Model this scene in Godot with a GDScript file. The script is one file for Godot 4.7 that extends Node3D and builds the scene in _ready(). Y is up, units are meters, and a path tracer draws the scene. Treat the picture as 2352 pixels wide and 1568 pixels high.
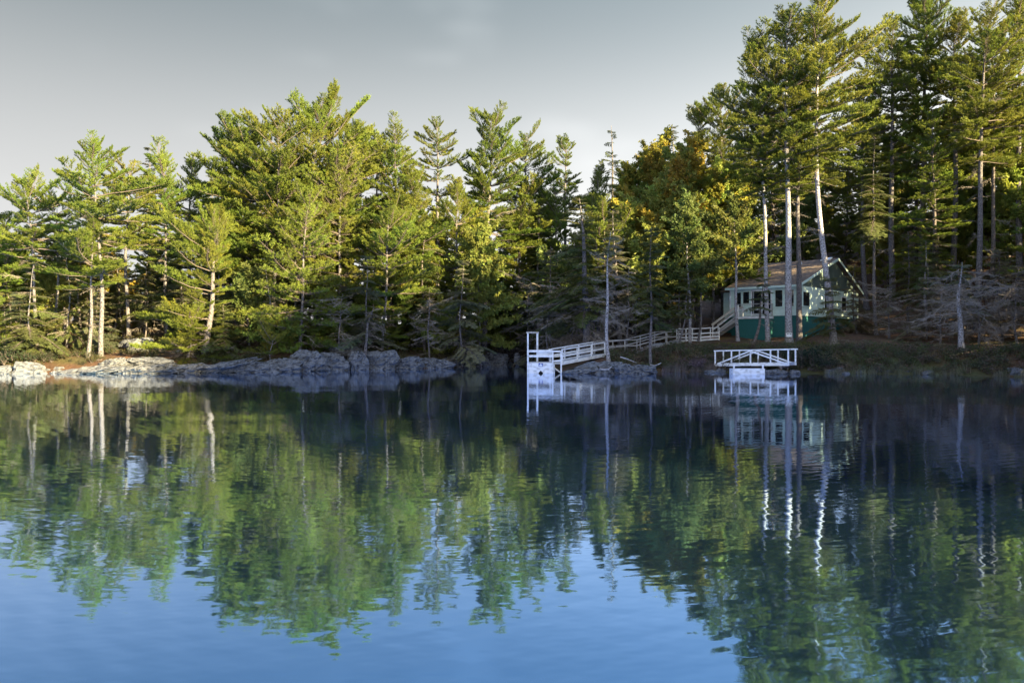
extends Node3D
# A wooded lake shore: pines over a rock ledge, a small landing with a ramp, and a pale green cabin on the bank.
# u, v below are places in a 2352 x 1568 view; every thing also has its own distance in metres.

const FOCAL := 1650.0
const EYE := 2.0

var rng := RandomNumberGenerator.new()
var taken := {}
var mats := {}
var shore: PackedVector2Array          # x, distance
var rough_noise := FastNoiseLite.new()
var rock_noise := FastNoiseLite.new()
var boughs := {}                       # kind -> array of meshes

func _ready() -> void:
	# ---------------------------------------------------------------- camera, sky, sun, exposure
	var cam := Camera3D.new()
	cam.name = "camera"
	cam.position = Vector3(0, EYE, 0)
	cam.fov = rad_to_deg(2.0 * atan(784.0 / FOCAL))
	cam.near = 0.1
	cam.far = 2000.0
	add_child(cam)
	cam.current = true

	var sun := DirectionalLight3D.new()
	sun.name = "sun"
	var az := deg_to_rad(133.0)         # low on the right, a little behind the view
	var el := deg_to_rad(15.0)
	var to_sun := Vector3(sin(az) * cos(el), sin(el), -cos(az) * cos(el))
	sun.light_color = Color(1.0, 0.91, 0.69)
	sun.light_energy = 1.6
	sun.light_angular_distance = 0.5
	sun.shadow_enabled = true
	add_child(sun)
	sun.look_at_from_position(to_sun * 50.0, Vector3.ZERO, Vector3.UP)

	var env := Environment.new()
	env.background_mode = Environment.BG_SKY
	env.tonemap_mode = Environment.TONE_MAPPER_LINEAR
	env.tonemap_exposure = 6.9
	env.sdfgi_enabled = true
	env.ssao_enabled = true
	env.ssil_enabled = true
	var sky := Sky.new()
	var pan := PanoramaSkyMaterial.new()
	pan.panorama = sky_picture(to_sun)
	sky.sky_material = pan
	env.sky = sky
	env.background_energy_multiplier = 0.25
	var we := WorldEnvironment.new()
	we.name = "world_environment"
	we.environment = env
	add_child(we)

	# ---------------------------------------------------------------- setting
	rng.seed = 11
	setup_noise()
	make_materials()
	make_shore()
	make_boughs()
	build_ground()
	build_water()
	build_rocks()
	build_cabin()
	build_landing()
	build_walkway()
	build_truss()
	build_trees()
	build_fill()
	build_cover()
	build_small()

# ==================================================================== helpers
func spot(u: float, v: float, d: float) -> Vector3:
	return Vector3((u - 1176.0) / FOCAL * d, EYE + (784.0 - v) / FOCAL * d, -d)

func across(u: float, d: float) -> float:
	return (u - 1176.0) / FOCAL * d

func lin(r: float, g: float, b: float) -> Color:
	return Color(r, g, b).linear_to_srgb()

func numbered(called: String) -> String:
	if not taken.has(called):
		taken[called] = 0
		return called
	taken[called] += 1
	return "%s_%03d" % [called, taken[called]]

func tag(o: Node3D, label: String, category := "", group := "", kind := "") -> void:
	if label: o.set_meta("label", label)
	if category: o.set_meta("category", category)
	if group: o.set_meta("group", group)
	if kind: o.set_meta("kind", kind)

func thing(called: String, label: String, category: String, at := Vector3.ZERO, turn := 0.0, group := "") -> Node3D:
	var o := Node3D.new()
	o.name = numbered(called)
	add_child(o)
	o.position = at
	o.rotation.y = turn
	tag(o, label, category, group)
	return o

class Buf:
	var v := PackedVector3Array()
	var n := PackedVector3Array()
	var c := PackedColorArray()
	func tri(p: Vector3, q: Vector3, r: Vector3, col: Color) -> void:
		var m := (r - p).cross(q - p).normalized()
		v.push_back(p); v.push_back(q); v.push_back(r)
		n.push_back(m); n.push_back(m); n.push_back(m)
		c.push_back(col); c.push_back(col); c.push_back(col)
	func tri_n(p: Vector3, q: Vector3, r: Vector3, np: Vector3, nq: Vector3, nr: Vector3, col: Color) -> void:
		v.push_back(p); v.push_back(q); v.push_back(r)
		n.push_back(np); n.push_back(nq); n.push_back(nr)
		c.push_back(col); c.push_back(col); c.push_back(col)
	func quad(a: Vector3, b: Vector3, d: Vector3, e: Vector3, col: Color) -> void:
		tri(a, b, d, col)
		tri(a, d, e, col)
	func box(at: Vector3, size: Vector3, basis: Basis, col: Color) -> void:
		var x := basis.x * size.x * 0.5
		var y := basis.y * size.y * 0.5
		var z := basis.z * size.z * 0.5
		for s in [[x, y, z], [y, z, x], [z, x, y]]:
			for k in [1.0, -1.0]:
				var o: Vector3 = at + s[2] * k
				var p: Vector3 = s[0] * k
				var q: Vector3 = s[1]
				quad(o - p - q, o - p + q, o + p + q, o + p - q, col)
	func tube(pts: PackedVector3Array, rad: PackedFloat32Array, sides: int, col: Color, cap := false) -> void:
		var rings: Array[PackedVector3Array] = []
		var outs: Array[PackedVector3Array] = []
		for i in pts.size():
			var dir: Vector3 = (pts[mini(i + 1, pts.size() - 1)] - pts[maxi(i - 1, 0)]).normalized()
			var ref := Vector3.FORWARD if absf(dir.z) < 0.9 else Vector3.RIGHT
			var a := dir.cross(ref).normalized()
			var b := a.cross(dir).normalized()
			var ring := PackedVector3Array()
			var out := PackedVector3Array()
			for k in sides:
				var w := TAU * k / sides
				var o := a * cos(w) + b * sin(w)
				out.push_back(o)
				ring.push_back(pts[i] + o * rad[i])
			rings.push_back(ring)
			outs.push_back(out)
		for i in pts.size() - 1:
			for k in sides:
				var m := (k + 1) % sides
				tri_n(rings[i][k], rings[i + 1][m], rings[i + 1][k], outs[i][k], outs[i + 1][m], outs[i + 1][k], col)
				tri_n(rings[i][k], rings[i][m], rings[i + 1][m], outs[i][k], outs[i][m], outs[i + 1][m], col)
		if cap:
			var last := pts.size() - 1
			for k in sides:
				tri(pts[last], rings[last][k], rings[last][(k + 1) % sides], col)
	func surface(mesh: ArrayMesh, m: Material) -> void:
		if v.is_empty(): return
		var a := []
		a.resize(Mesh.ARRAY_MAX)
		a[Mesh.ARRAY_VERTEX] = v
		a[Mesh.ARRAY_NORMAL] = n
		a[Mesh.ARRAY_COLOR] = c
		mesh.add_surface_from_arrays(Mesh.PRIMITIVE_TRIANGLES, a)
		mesh.surface_set_material(mesh.get_surface_count() - 1, m)
	func mesh(m: Material) -> ArrayMesh:
		var out := ArrayMesh.new()
		surface(out, m)
		return out

func put(called: String, mesh: Mesh, parent: Node, m: Material = null) -> MeshInstance3D:
	var o := MeshInstance3D.new()
	o.name = called if parent != self else numbered(called)
	o.mesh = mesh
	if m: o.material_override = m
	parent.add_child(o, true)
	return o

# a straight piece of timber from a to b, w wide and h high
func timber(called: String, a: Vector3, b: Vector3, w: float, h: float, m: Material, parent: Node) -> MeshInstance3D:
	var long := a.distance_to(b)
	var dir := (b - a).normalized()
	var side := dir.cross(Vector3.UP)
	side = side.normalized() if side.length() > 0.01 else Vector3.RIGHT
	var up := side.cross(dir).normalized()
	var buf := Buf.new()
	# chamfered section
	var c := minf(w, h) * 0.12
	var prof := [Vector2(-w / 2 + c, -h / 2), Vector2(w / 2 - c, -h / 2), Vector2(w / 2, -h / 2 + c), Vector2(w / 2, h / 2 - c), Vector2(w / 2 - c, h / 2), Vector2(-w / 2 + c, h / 2), Vector2(-w / 2, h / 2 - c), Vector2(-w / 2, -h / 2 + c)]
	for i in 8:
		var p: Vector2 = prof[i]
		var q: Vector2 = prof[(i + 1) % 8]
		var p0 := a + side * p.x + up * p.y
		var q0 := a + side * q.x + up * q.y
		buf.quad(p0, p0 + dir * long, q0 + dir * long, q0, Color.WHITE)
		buf.tri(a, p0, q0, Color.WHITE)
		buf.tri(b, q0 + dir * long, p0 + dir * long, Color.WHITE)
	return put(called, buf.mesh(m), parent)

func block(called: String, at: Vector3, size: Vector3, m: Material, parent: Node, basis := Basis.IDENTITY) -> MeshInstance3D:
	var buf := Buf.new()
	buf.box(at, size, basis, Color.WHITE)
	return put(called, buf.mesh(m), parent)

func copies(called: String, mesh: Mesh, where: Array, tints: Array, parent: Node) -> MultiMeshInstance3D:
	var mm := MultiMesh.new()
	mm.transform_format = MultiMesh.TRANSFORM_3D
	mm.use_colors = true
	mm.mesh = mesh
	mm.instance_count = where.size()
	for i in where.size():
		mm.set_instance_transform(i, where[i])
		mm.set_instance_color(i, tints[i])
	var o := MultiMeshInstance3D.new()
	o.name = called if parent != self else numbered(called)
	o.multimesh = mm
	parent.add_child(o, true)
	if parent != self: o.set_meta("kind", "stuff")
	return o

# ==================================================================== sky
func sky_picture(to_sun: Vector3) -> ImageTexture:
	var w := 512
	var h := 256
	var im := Image.create(w, h, false, Image.FORMAT_RGBF)
	var wisp := FastNoiseLite.new()
	wisp.seed = 5
	wisp.frequency = 2.6
	wisp.fractal_octaves = 4
	for y in h:
		var up := (0.5 - (y + 0.5) / h) * PI
		for x in w:
			# Godot: the first column of a panorama lies towards -z, then columns run to +x
			var a := (x + 0.5) / w * TAU
			var dir := Vector3(sin(a) * cos(up), sin(up), -cos(a) * cos(up))
			im.set_pixel(x, y, sky_colour(dir, to_sun, wisp))
	return ImageTexture.create_from_image(im)

func sky_colour(dir: Vector3, to_sun: Vector3, wisp: FastNoiseLite) -> Color:
	var e := clampf(rad_to_deg(asin(clampf(dir.y, -1, 1))), 0.0, 90.0)
	var near := dir.dot(to_sun) * 0.5 + 0.5
	# pale haze low down, grey blue higher up, clear blue overhead; brighter towards the sun
	var haze := Vector3(0.80, 0.80, 0.79)
	var mid := Vector3(0.225, 0.27, 0.295)
	var top := Vector3(0.33, 0.54, 1.05)
	var t := smoothstep(5.0, 28.0, e)
	var c := haze.lerp(mid, t)
	c *= 0.53 + 1.2 * near
	c = c.lerp(top, smoothstep(25.0, 50.0, e))
	c += Vector3(0.22, 0.19, 0.145) * smoothstep(0.3, 0.95, near) * (1.0 - smoothstep(30.0, 60.0, e) * 0.6)
	var cloud := smoothstep(0.22, 0.6, wisp.get_noise_3d(dir.x * 1.2, dir.y * 5.0, dir.z * 1.2)) * (1.0 - smoothstep(20.0, 50.0, e))
	c += Vector3(0.05, 0.05, 0.05) * cloud
	return Color(c.x, c.y, c.z)

# ==================================================================== materials
func setup_noise() -> void:
	rough_noise.seed = 3
	rough_noise.frequency = 0.11
	rough_noise.fractal_octaves = 4
	rock_noise.seed = 9
	rock_noise.frequency = 0.9
	rock_noise.fractal_octaves = 4

func noise_picture(seed_: int, freq: float, stops: Array, size := 512, octaves := 5, kind := FastNoiseLite.TYPE_SIMPLEX_SMOOTH) -> NoiseTexture2D:
	var f := FastNoiseLite.new()
	f.seed = seed_
	f.frequency = freq
	f.noise_type = kind
	f.fractal_octaves = octaves
	var t := NoiseTexture2D.new()
	t.width = size
	t.height = size
	t.seamless = true
	t.noise = f
	if stops:
		var g := Gradient.new()
		var at := PackedFloat32Array()
		var cs := PackedColorArray()
		for s in stops:
			at.push_back(s[0])
			cs.push_back(s[1])
		g.offsets = at
		g.colors = cs
		t.color_ramp = g
	return t

func surface(name_: String, colour: Color, roughness: float, picture: Texture2D = null, scale := Vector3.ONE, relief: Texture2D = null, depth := 1.0, world := true) -> StandardMaterial3D:
	var m := StandardMaterial3D.new()
	m.resource_name = name_
	m.albedo_color = colour
	m.roughness = roughness
	m.metallic_specular = 0.35
	if picture:
		m.albedo_texture = picture
	if picture or relief:
		m.uv1_triplanar = true
		m.uv1_world_triplanar = world
		m.uv1_scale = scale
	if relief:
		m.heightmap_enabled = true
		m.heightmap_texture = relief
		m.heightmap_scale = depth
	mats[name_] = m
	return m

func make_materials() -> void:
	var grain := noise_picture(1, 0.02, [[0.0, lin(0.55, 0.55, 0.55)], [0.45, lin(0.85, 0.85, 0.85)], [1.0, Color.WHITE]])
	var bump := noise_picture(2, 0.03, [])
	# bark: furrows run up the trunk, so the pattern is stretched in y
	var bark_pic := noise_picture(4, 0.03, [[0.0, lin(0.12, 0.10, 0.09)], [0.4, lin(0.36, 0.33, 0.31)], [0.52, lin(0.85, 0.84, 0.85)], [1.0, lin(1, 1, 1)]], 512, 4)
	surface("bark", lin(0.19, 0.178, 0.185), 0.95, bark_pic, Vector3(1.0, 0.3, 1.0), bump, 3.5)
	surface("pale_bark", lin(0.40, 0.39, 0.405), 0.9, bark_pic, Vector3(0.8, 0.4, 0.8), bump, 3.0)
	surface("dark_bark", lin(0.19, 0.165, 0.155), 0.95, bark_pic, Vector3(1.1, 0.32, 1.1), bump, 2.5)
	var twig := surface("twig", lin(0.13, 0.105, 0.09), 0.95)
	twig.vertex_color_use_as_albedo = false
	var dead := surface("dead_twig", lin(0.29, 0.25, 0.215), 0.95)
	dead.vertex_color_use_as_albedo = true
	var needle := surface("needle", Color.WHITE, 0.6)
	needle.vertex_color_use_as_albedo = true
	needle.backlight_enabled = true
	needle.backlight = lin(0.85, 0.85, 0.6)
	var leaf := surface("leaf", Color.WHITE, 0.55)
	leaf.vertex_color_use_as_albedo = true
	leaf.backlight_enabled = true
	leaf.backlight = lin(0.95, 0.95, 0.65)
	var rock_pic := noise_picture(6, 0.012, [[0.0, lin(0.1, 0.1, 0.1)], [0.36, lin(0.28, 0.28, 0.28)], [0.48, lin(0.75, 0.75, 0.75)], [0.6, lin(0.95, 0.95, 0.95)], [0.72, lin(0.55, 0.54, 0.5)], [1.0, Color.WHITE]], 512, 6)
	var crag := noise_picture(7, 0.018, [], 512, 6, FastNoiseLite.TYPE_CELLULAR)
	surface("rock", lin(0.18, 0.185, 0.2), 0.9, rock_pic, Vector3(0.4, 0.9, 0.4), crag, 9.0)
	var floor_pic := noise_picture(8, 0.02, [[0.0, lin(0.35, 0.34, 0.3)], [0.4, lin(0.75, 0.7, 0.62)], [0.6, lin(0.95, 0.93, 0.9)], [1.0, lin(1, 1, 1)]], 512, 6)
	var ground := surface("ground", Color.WHITE, 0.97, floor_pic, Vector3(0.35, 0.35, 0.35), bump, 5.0)
	ground.vertex_color_use_as_albedo = true
	var wood_pic := noise_picture(12, 0.02, [[0.0, lin(0.5, 0.49, 0.47)], [0.3, lin(0.72, 0.71, 0.7)], [0.5, lin(0.9, 0.9, 0.9)], [1.0, Color.WHITE]])
	surface("white_paint", lin(0.82, 0.83, 0.85), 0.6, wood_pic, Vector3(0.22, 0.35, 0.22), bump, 0.4)
	surface("grey_wood", lin(0.40, 0.39, 0.385), 0.85, wood_pic, Vector3(0.8, 2.2, 0.8), bump, 0.6)
	surface("pale_wood", lin(0.60, 0.56, 0.49), 0.8, wood_pic, Vector3(0.8, 2.2, 0.8), bump, 0.6)
	surface("siding", lin(0.66, 0.82, 0.76), 0.7, grain, Vector3(3.5, 0.35, 3.5), bump, 0.5)
	surface("skirting", lin(0.03, 0.14, 0.135), 0.75, grain, Vector3(3.5, 0.35, 3.5), bump, 0.5)
	surface("gable", lin(0.11, 0.15, 0.14), 0.85, grain, Vector3(1, 1, 1), bump, 1.0)
	var roof_pic := noise_picture(14, 0.012, [[0.0, lin(0.06, 0.052, 0.05)], [0.48, lin(0.12, 0.10, 0.09)], [0.62, lin(0.21, 0.145, 0.10)], [1.0, lin(0.30, 0.21, 0.15)]], 512, 5)
	surface("roofing", Color.WHITE, 0.95, roof_pic, Vector3(0.35, 0.35, 0.35), bump, 2.0)
	var glass := surface("window_glass", lin(0.012, 0.014, 0.018), 0.04)
	glass.metallic_specular = 0.6
	surface("sign_blue", lin(0.02, 0.07, 0.36), 0.5)
	surface("steel", lin(0.55, 0.56, 0.58), 0.4)
	surface("black_hole", lin(0.01, 0.01, 0.01), 0.9)
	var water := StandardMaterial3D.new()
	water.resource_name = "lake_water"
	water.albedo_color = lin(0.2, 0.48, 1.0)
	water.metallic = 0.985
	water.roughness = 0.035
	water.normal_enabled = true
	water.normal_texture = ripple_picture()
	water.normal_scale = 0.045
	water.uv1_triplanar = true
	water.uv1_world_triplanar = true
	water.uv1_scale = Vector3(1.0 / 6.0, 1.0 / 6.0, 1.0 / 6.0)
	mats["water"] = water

# small ripples as a normal picture that repeats every 6 m: many short waves of whole periods
func ripple_picture() -> ImageTexture:
	var size := 512
	var r := RandomNumberGenerator.new()
	r.seed = 77
	var waves := []
	for i in 40:
		var k := 14.0 * pow(6.0, r.randf())          # periods per tile
		var a := deg_to_rad(90.0 + r.randfn(0.0, 32.0)) # crests mostly lie across the view
		var kx := roundi(cos(a) * k)
		var ky := roundi(sin(a) * k)
		var long := sqrt(float(kx * kx + ky * ky))
		waves.push_back([kx, ky, r.randf() * TAU, 0.016 * r.randf_range(0.5, 1.3) * pow(14.0 / maxf(long, 1.0), 0.35), long])
	var sx := PackedFloat32Array()
	var sy := PackedFloat32Array()
	sx.resize(size * size)
	sy.resize(size * size)
	var table := PackedFloat32Array()
	table.resize(size)
	for i in size:
		table[i] = cos(TAU * i / size)
	for w in waves:
		var kx: int = w[0]
		var ky: int = w[1]
		var ph := int(w[2] / TAU * size)
		var ax: float = w[3] * kx / maxf(w[4], 1.0)
		var ay: float = w[3] * ky / maxf(w[4], 1.0)
		for y in size:
			var at := (ky * y + ph) & (size - 1)
			var row := y * size
			for x in size:
				var c := table[(at + kx * x) & (size - 1)]
				sx[row + x] += ax * c
				sy[row + x] += ay * c
	var bytes := PackedByteArray()
	bytes.resize(size * size * 3)
	for i in size * size:
		bytes[i * 3] = clampi(int(127.5 + 127.5 * sx[i] * 2.0), 0, 255)
		bytes[i * 3 + 1] = clampi(int(127.5 + 127.5 * sy[i] * 2.0), 0, 255)
		bytes[i * 3 + 2] = 255
	return ImageTexture.create_from_image(Image.create_from_data(size, size, false, Image.FORMAT_RGB8, bytes))

# ==================================================================== ground and water
func make_shore() -> void:
	for p in [[-400, 70], [-120, 52], [-60, 43.5], [-41, 43.5], [-31.8, 44.6], [-28, 45.2], [-21.3, 45.6], [-15.6, 47.2], [-11.4, 50], [-5.6, 53], [-2.6, 57.5], [-0.6, 62], [1.6, 61], [2.9, 54], [3.2, 47.5], [4.2, 44.9], [6.0, 44.5], [8.1, 44.6], [9.7, 46.6], [13.1, 46.6], [15.0, 45.4], [18.2, 44.7], [24.3, 43.6], [28.5, 40.2], [31, 34], [33.5, 25], [37, 12], [42, 0], [50, -22], [70, -60], [120, -110], [400, -160]]:
		shore.push_back(Vector2(p[0], p[1]))

func inland(x: float, d: float) -> float:
	var best := 1e9
	var p := Vector2(x, d)
	var edge := 0.0
	for i in shore.size() - 1:
		var a := shore[i]
		var b := shore[i + 1]
		var ab := b - a
		var t := clampf((p - a).dot(ab) / ab.length_squared(), 0.0, 1.0)
		var q := (a + ab * t - p).length_squared()
		if q < best: best = q
		if x >= a.x and x < b.x:
			edge = a.y + ab.y * (x - a.x) / ab.x
	return sqrt(best) if d > edge else -sqrt(best)

func height(x: float, d: float) -> float:
	var s := inland(x, d)
	if s < 0.0:
		return maxf(-0.05 + s * 0.35, -3.0)
	var right := smoothstep(6.0, 14.0, x)
	var bank := lerpf(0.85, 1.25, right)
	var slope := lerpf(0.155, 0.105, smoothstep(1.0, 12.0, x))
	var y := bank * smoothstep(-0.2, 2.8, s) - 0.05 + slope * maxf(s - 2.0, 0.0)
	if s > 22.0: y -= slope * 1.02 * (s - 22.0)
	var q := (x - 24.0) * 0.58 + (d - 57.0) * 0.81 - 8.0
	if q > 0.0: y += minf(0.5 * q * q / (q + 5.0), 15.0) * smoothstep(10.0, 30.0, x)
	return y + rough_noise.get_noise_2d(x * 2.0, d * 2.0) * 0.28 * smoothstep(0.0, 3.0, s)

func steps(list: Array) -> PackedFloat32Array:
	var out := PackedFloat32Array()
	for l in list:
		var a: float = l[0]
		while a < l[1] - 1e-4:
			out.push_back(a)
			a += l[2]
	out.push_back(list[-1][1])
	return out

func build_ground() -> void:
	var xs := steps([[-400, -120, 40], [-120, -44, 4], [-44, 48, 0.7], [48, 80, 4], [80, 400, 40]])
	var ds := steps([[-160, -40, 20], [-40, 36, 3], [36, 72, 0.7], [72, 120, 2.4], [120, 420, 30]])
	var nx := xs.size()
	var v := PackedVector3Array()
	var c := PackedColorArray()
	for d in ds:
		for x in xs:
			v.push_back(Vector3(x, height(x, d), -d))
			var k := rough_noise.get_noise_2d(x * 5.0 + 40.0, d * 5.0)
			var brown := Vector3(0.075, 0.046, 0.030).lerp(Vector3(0.135, 0.072, 0.040), clampf(k + 0.5, 0, 1))
			var moss := Vector3(0.065, 0.075, 0.028)
			var lawn := smoothstep(12.0, 15.0, x) * (1.0 - smoothstep(25.0, 28.0, x)) * (1.0 - smoothstep(50.0, 53.0, d))
			var mix := clampf(smoothstep(0.02, 0.35, rough_noise.get_noise_2d(x * 3.0 - 70.0, d * 3.0 + 9.0)) * 0.7 + lawn * 0.75, 0, 1)
			var col := brown.lerp(moss, mix)
			c.push_back(Color(col.x, col.y, col.z))
	var idx := PackedInt32Array()
	for j in ds.size() - 1:
		for i in nx - 1:
			var a := j * nx + i
			idx.append_array([a, a + nx, a + 1, a + 1, a + nx, a + nx + 1])
	var n := PackedVector3Array()
	n.resize(v.size())
	for k in idx.size() / 3:
		var p := v[idx[k * 3]]
		var m := (v[idx[k * 3 + 2]] - p).cross(v[idx[k * 3 + 1]] - p)
		for e in 3:
			n[idx[k * 3 + e]] += m
	for i in n.size():
		n[i] = n[i].normalized()
	var arr := []
	arr.resize(Mesh.ARRAY_MAX)
	arr[Mesh.ARRAY_VERTEX] = v
	arr[Mesh.ARRAY_NORMAL] = n
	arr[Mesh.ARRAY_COLOR] = c
	arr[Mesh.ARRAY_INDEX] = idx
	var mesh := ArrayMesh.new()
	mesh.add_surface_from_arrays(Mesh.PRIMITIVE_TRIANGLES, arr)
	var o := put("ground", mesh, self, mats.ground)
	tag(o, "brown needle-covered forest floor rising from the shore", "", "", "structure")

func build_water() -> void:
	# long low swells as geometry, fine ripples in the material
	var xs := steps([[-400, -50, 50], [-50, 50, 0.5], [50, 400, 50]])
	var ds := steps([[-170, -10, 20], [-10, 2, 3], [2, 24, 0.28], [24, 64, 0.5], [64, 84, 10]])
	var r := RandomNumberGenerator.new()
	r.seed = 4
	var waves := []
	for i in 14:
		var long := r.randf_range(1.1, 5.0)
		var a := deg_to_rad(90 + r.randfn(0, 35))
		waves.push_back([cos(a) * TAU / long, sin(a) * TAU / long, r.randf() * TAU, long * 0.00022 * r.randf_range(0.6, 1.4)])
	var v := PackedVector3Array()
	var n := PackedVector3Array()
	for d in ds:
		for x in xs:
			var y := 0.0
			var gx := 0.0
			var gd := 0.0
			if absf(x) < 51.0 and d > -10.0:
				var calm := lerpf(1.0, 0.35, smoothstep(14.0, 40.0, d)) * (0.75 + 0.6 * rough_noise.get_noise_2d(x * 0.8, d * 0.8))
				for w in waves:
					var ph: float = w[0] * x + w[1] * d + w[2]
					var am: float = w[3] * calm
					y += am * sin(ph)
					var s := am * cos(ph)
					gx += s * w[0]
					gd += s * w[1]
			v.push_back(Vector3(x, y, -d))
			n.push_back(Vector3(-gx, 1.0, gd).normalized())
	var nx := xs.size()
	var idx := PackedInt32Array()
	for j in ds.size() - 1:
		for i in nx - 1:
			var a := j * nx + i
			idx.append_array([a, a + nx, a + 1, a + 1, a + nx, a + nx + 1])
	var arr := []
	arr.resize(Mesh.ARRAY_MAX)
	arr[Mesh.ARRAY_VERTEX] = v
	arr[Mesh.ARRAY_NORMAL] = n
	arr[Mesh.ARRAY_INDEX] = idx
	var mesh := ArrayMesh.new()
	mesh.add_surface_from_arrays(Mesh.PRIMITIVE_TRIANGLES, arr)
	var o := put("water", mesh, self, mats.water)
	tag(o, "calm blue lake water with fine ripples", "", "", "structure")

# ==================================================================== rocks
# a boulder or ledge piece: a rounded block cut by flat faces and broken by noise
func rock_mesh(size: Vector3, seed_: int, blocky := 0.55, layers := 0.0) -> ArrayMesh:
	var r := RandomNumberGenerator.new()
	r.seed = seed_ * 31 + 7
	var cuts := []
	for i in 9:
		var nrm := Vector3(r.randfn(), r.randfn() * 0.8, r.randfn()).normalized()
		cuts.push_back([nrm, r.randf_range(0.62, 0.95)])
	var na := 34
	var nb := 18
	var pts := PackedVector3Array()
	for j in nb + 1:
		var th := PI * j / nb
		for i in na:
			var ph := TAU * i / na
			var dir := Vector3(sin(th) * cos(ph), cos(th), sin(th) * sin(ph))
			var big := maxf(absf(dir.x), maxf(absf(dir.y), absf(dir.z)))
			var rad := lerpf(1.0, 1.0 / big * 0.8, blocky)
			for c in cuts:
				var dt := dir.dot(c[0])
				if dt > 0.05: rad = minf(rad, c[1] / dt)
			var p := dir * rad
			var world := Vector3(p.x * size.x, p.y * size.y, p.z * size.z)
			var k := rock_noise.get_noise_3d(world.x + seed_ * 3.7, world.y * (1.0 + layers * 2.0), world.z)
			var k2 := rock_noise.get_noise_3d(world.x * 3.1 + seed_, world.y * (3.1 + layers * 5.0), world.z * 3.1)
			p *= 1.0 + 0.22 * k + 0.13 * k2 - 0.16 * smoothstep(0.1, 0.0, absf(k2 + 0.05))
			if layers > 0.0:
				var lay := sin(world.y * 14.0 + world.x * 1.6 + k * 4.0)
				p.x *= 1.0 + 0.05 * layers * signf(lay)
				p.z *= 1.0 + 0.07 * layers * signf(lay)
			pts.push_back(Vector3(p.x * size.x, p.y * size.y, p.z * size.z))
	var b := Buf.new()
	for j in nb:
		for i in na:
			var m := (i + 1) % na
			var p0 := pts[j * na + i]
			var p1 := pts[j * na + m]
			var q0 := pts[(j + 1) * na + i]
			var q1 := pts[(j + 1) * na + m]
			if j > 0: b.tri(p0, p1, q1, Color.WHITE)
			if j < nb - 1: b.tri(p0, q1, q0, Color.WHITE)
	return b.mesh(mats.rock)

# u of the middle, d, half sizes, sink: how far the middle lies above the water, turn, tilt
func rock(called: String, label: String, u: float, d: float, size: Vector3, y: float, turn: float, tilt: float, seed_: int, blocky := 0.55, layers := 0.0, group := "") -> void:
	var o := put(called, rock_mesh(Vector3(size.x, size.y * 0.82, size.z), seed_, blocky, layers), self)
	o.position = Vector3(across(u, d), y - (0.16 if called == "rock_bank" else 0.0), -d)
	o.rotation = Vector3(0.0, deg_to_rad(turn), deg_to_rad(tilt))
	tag(o, label, "rock", group)

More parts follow.
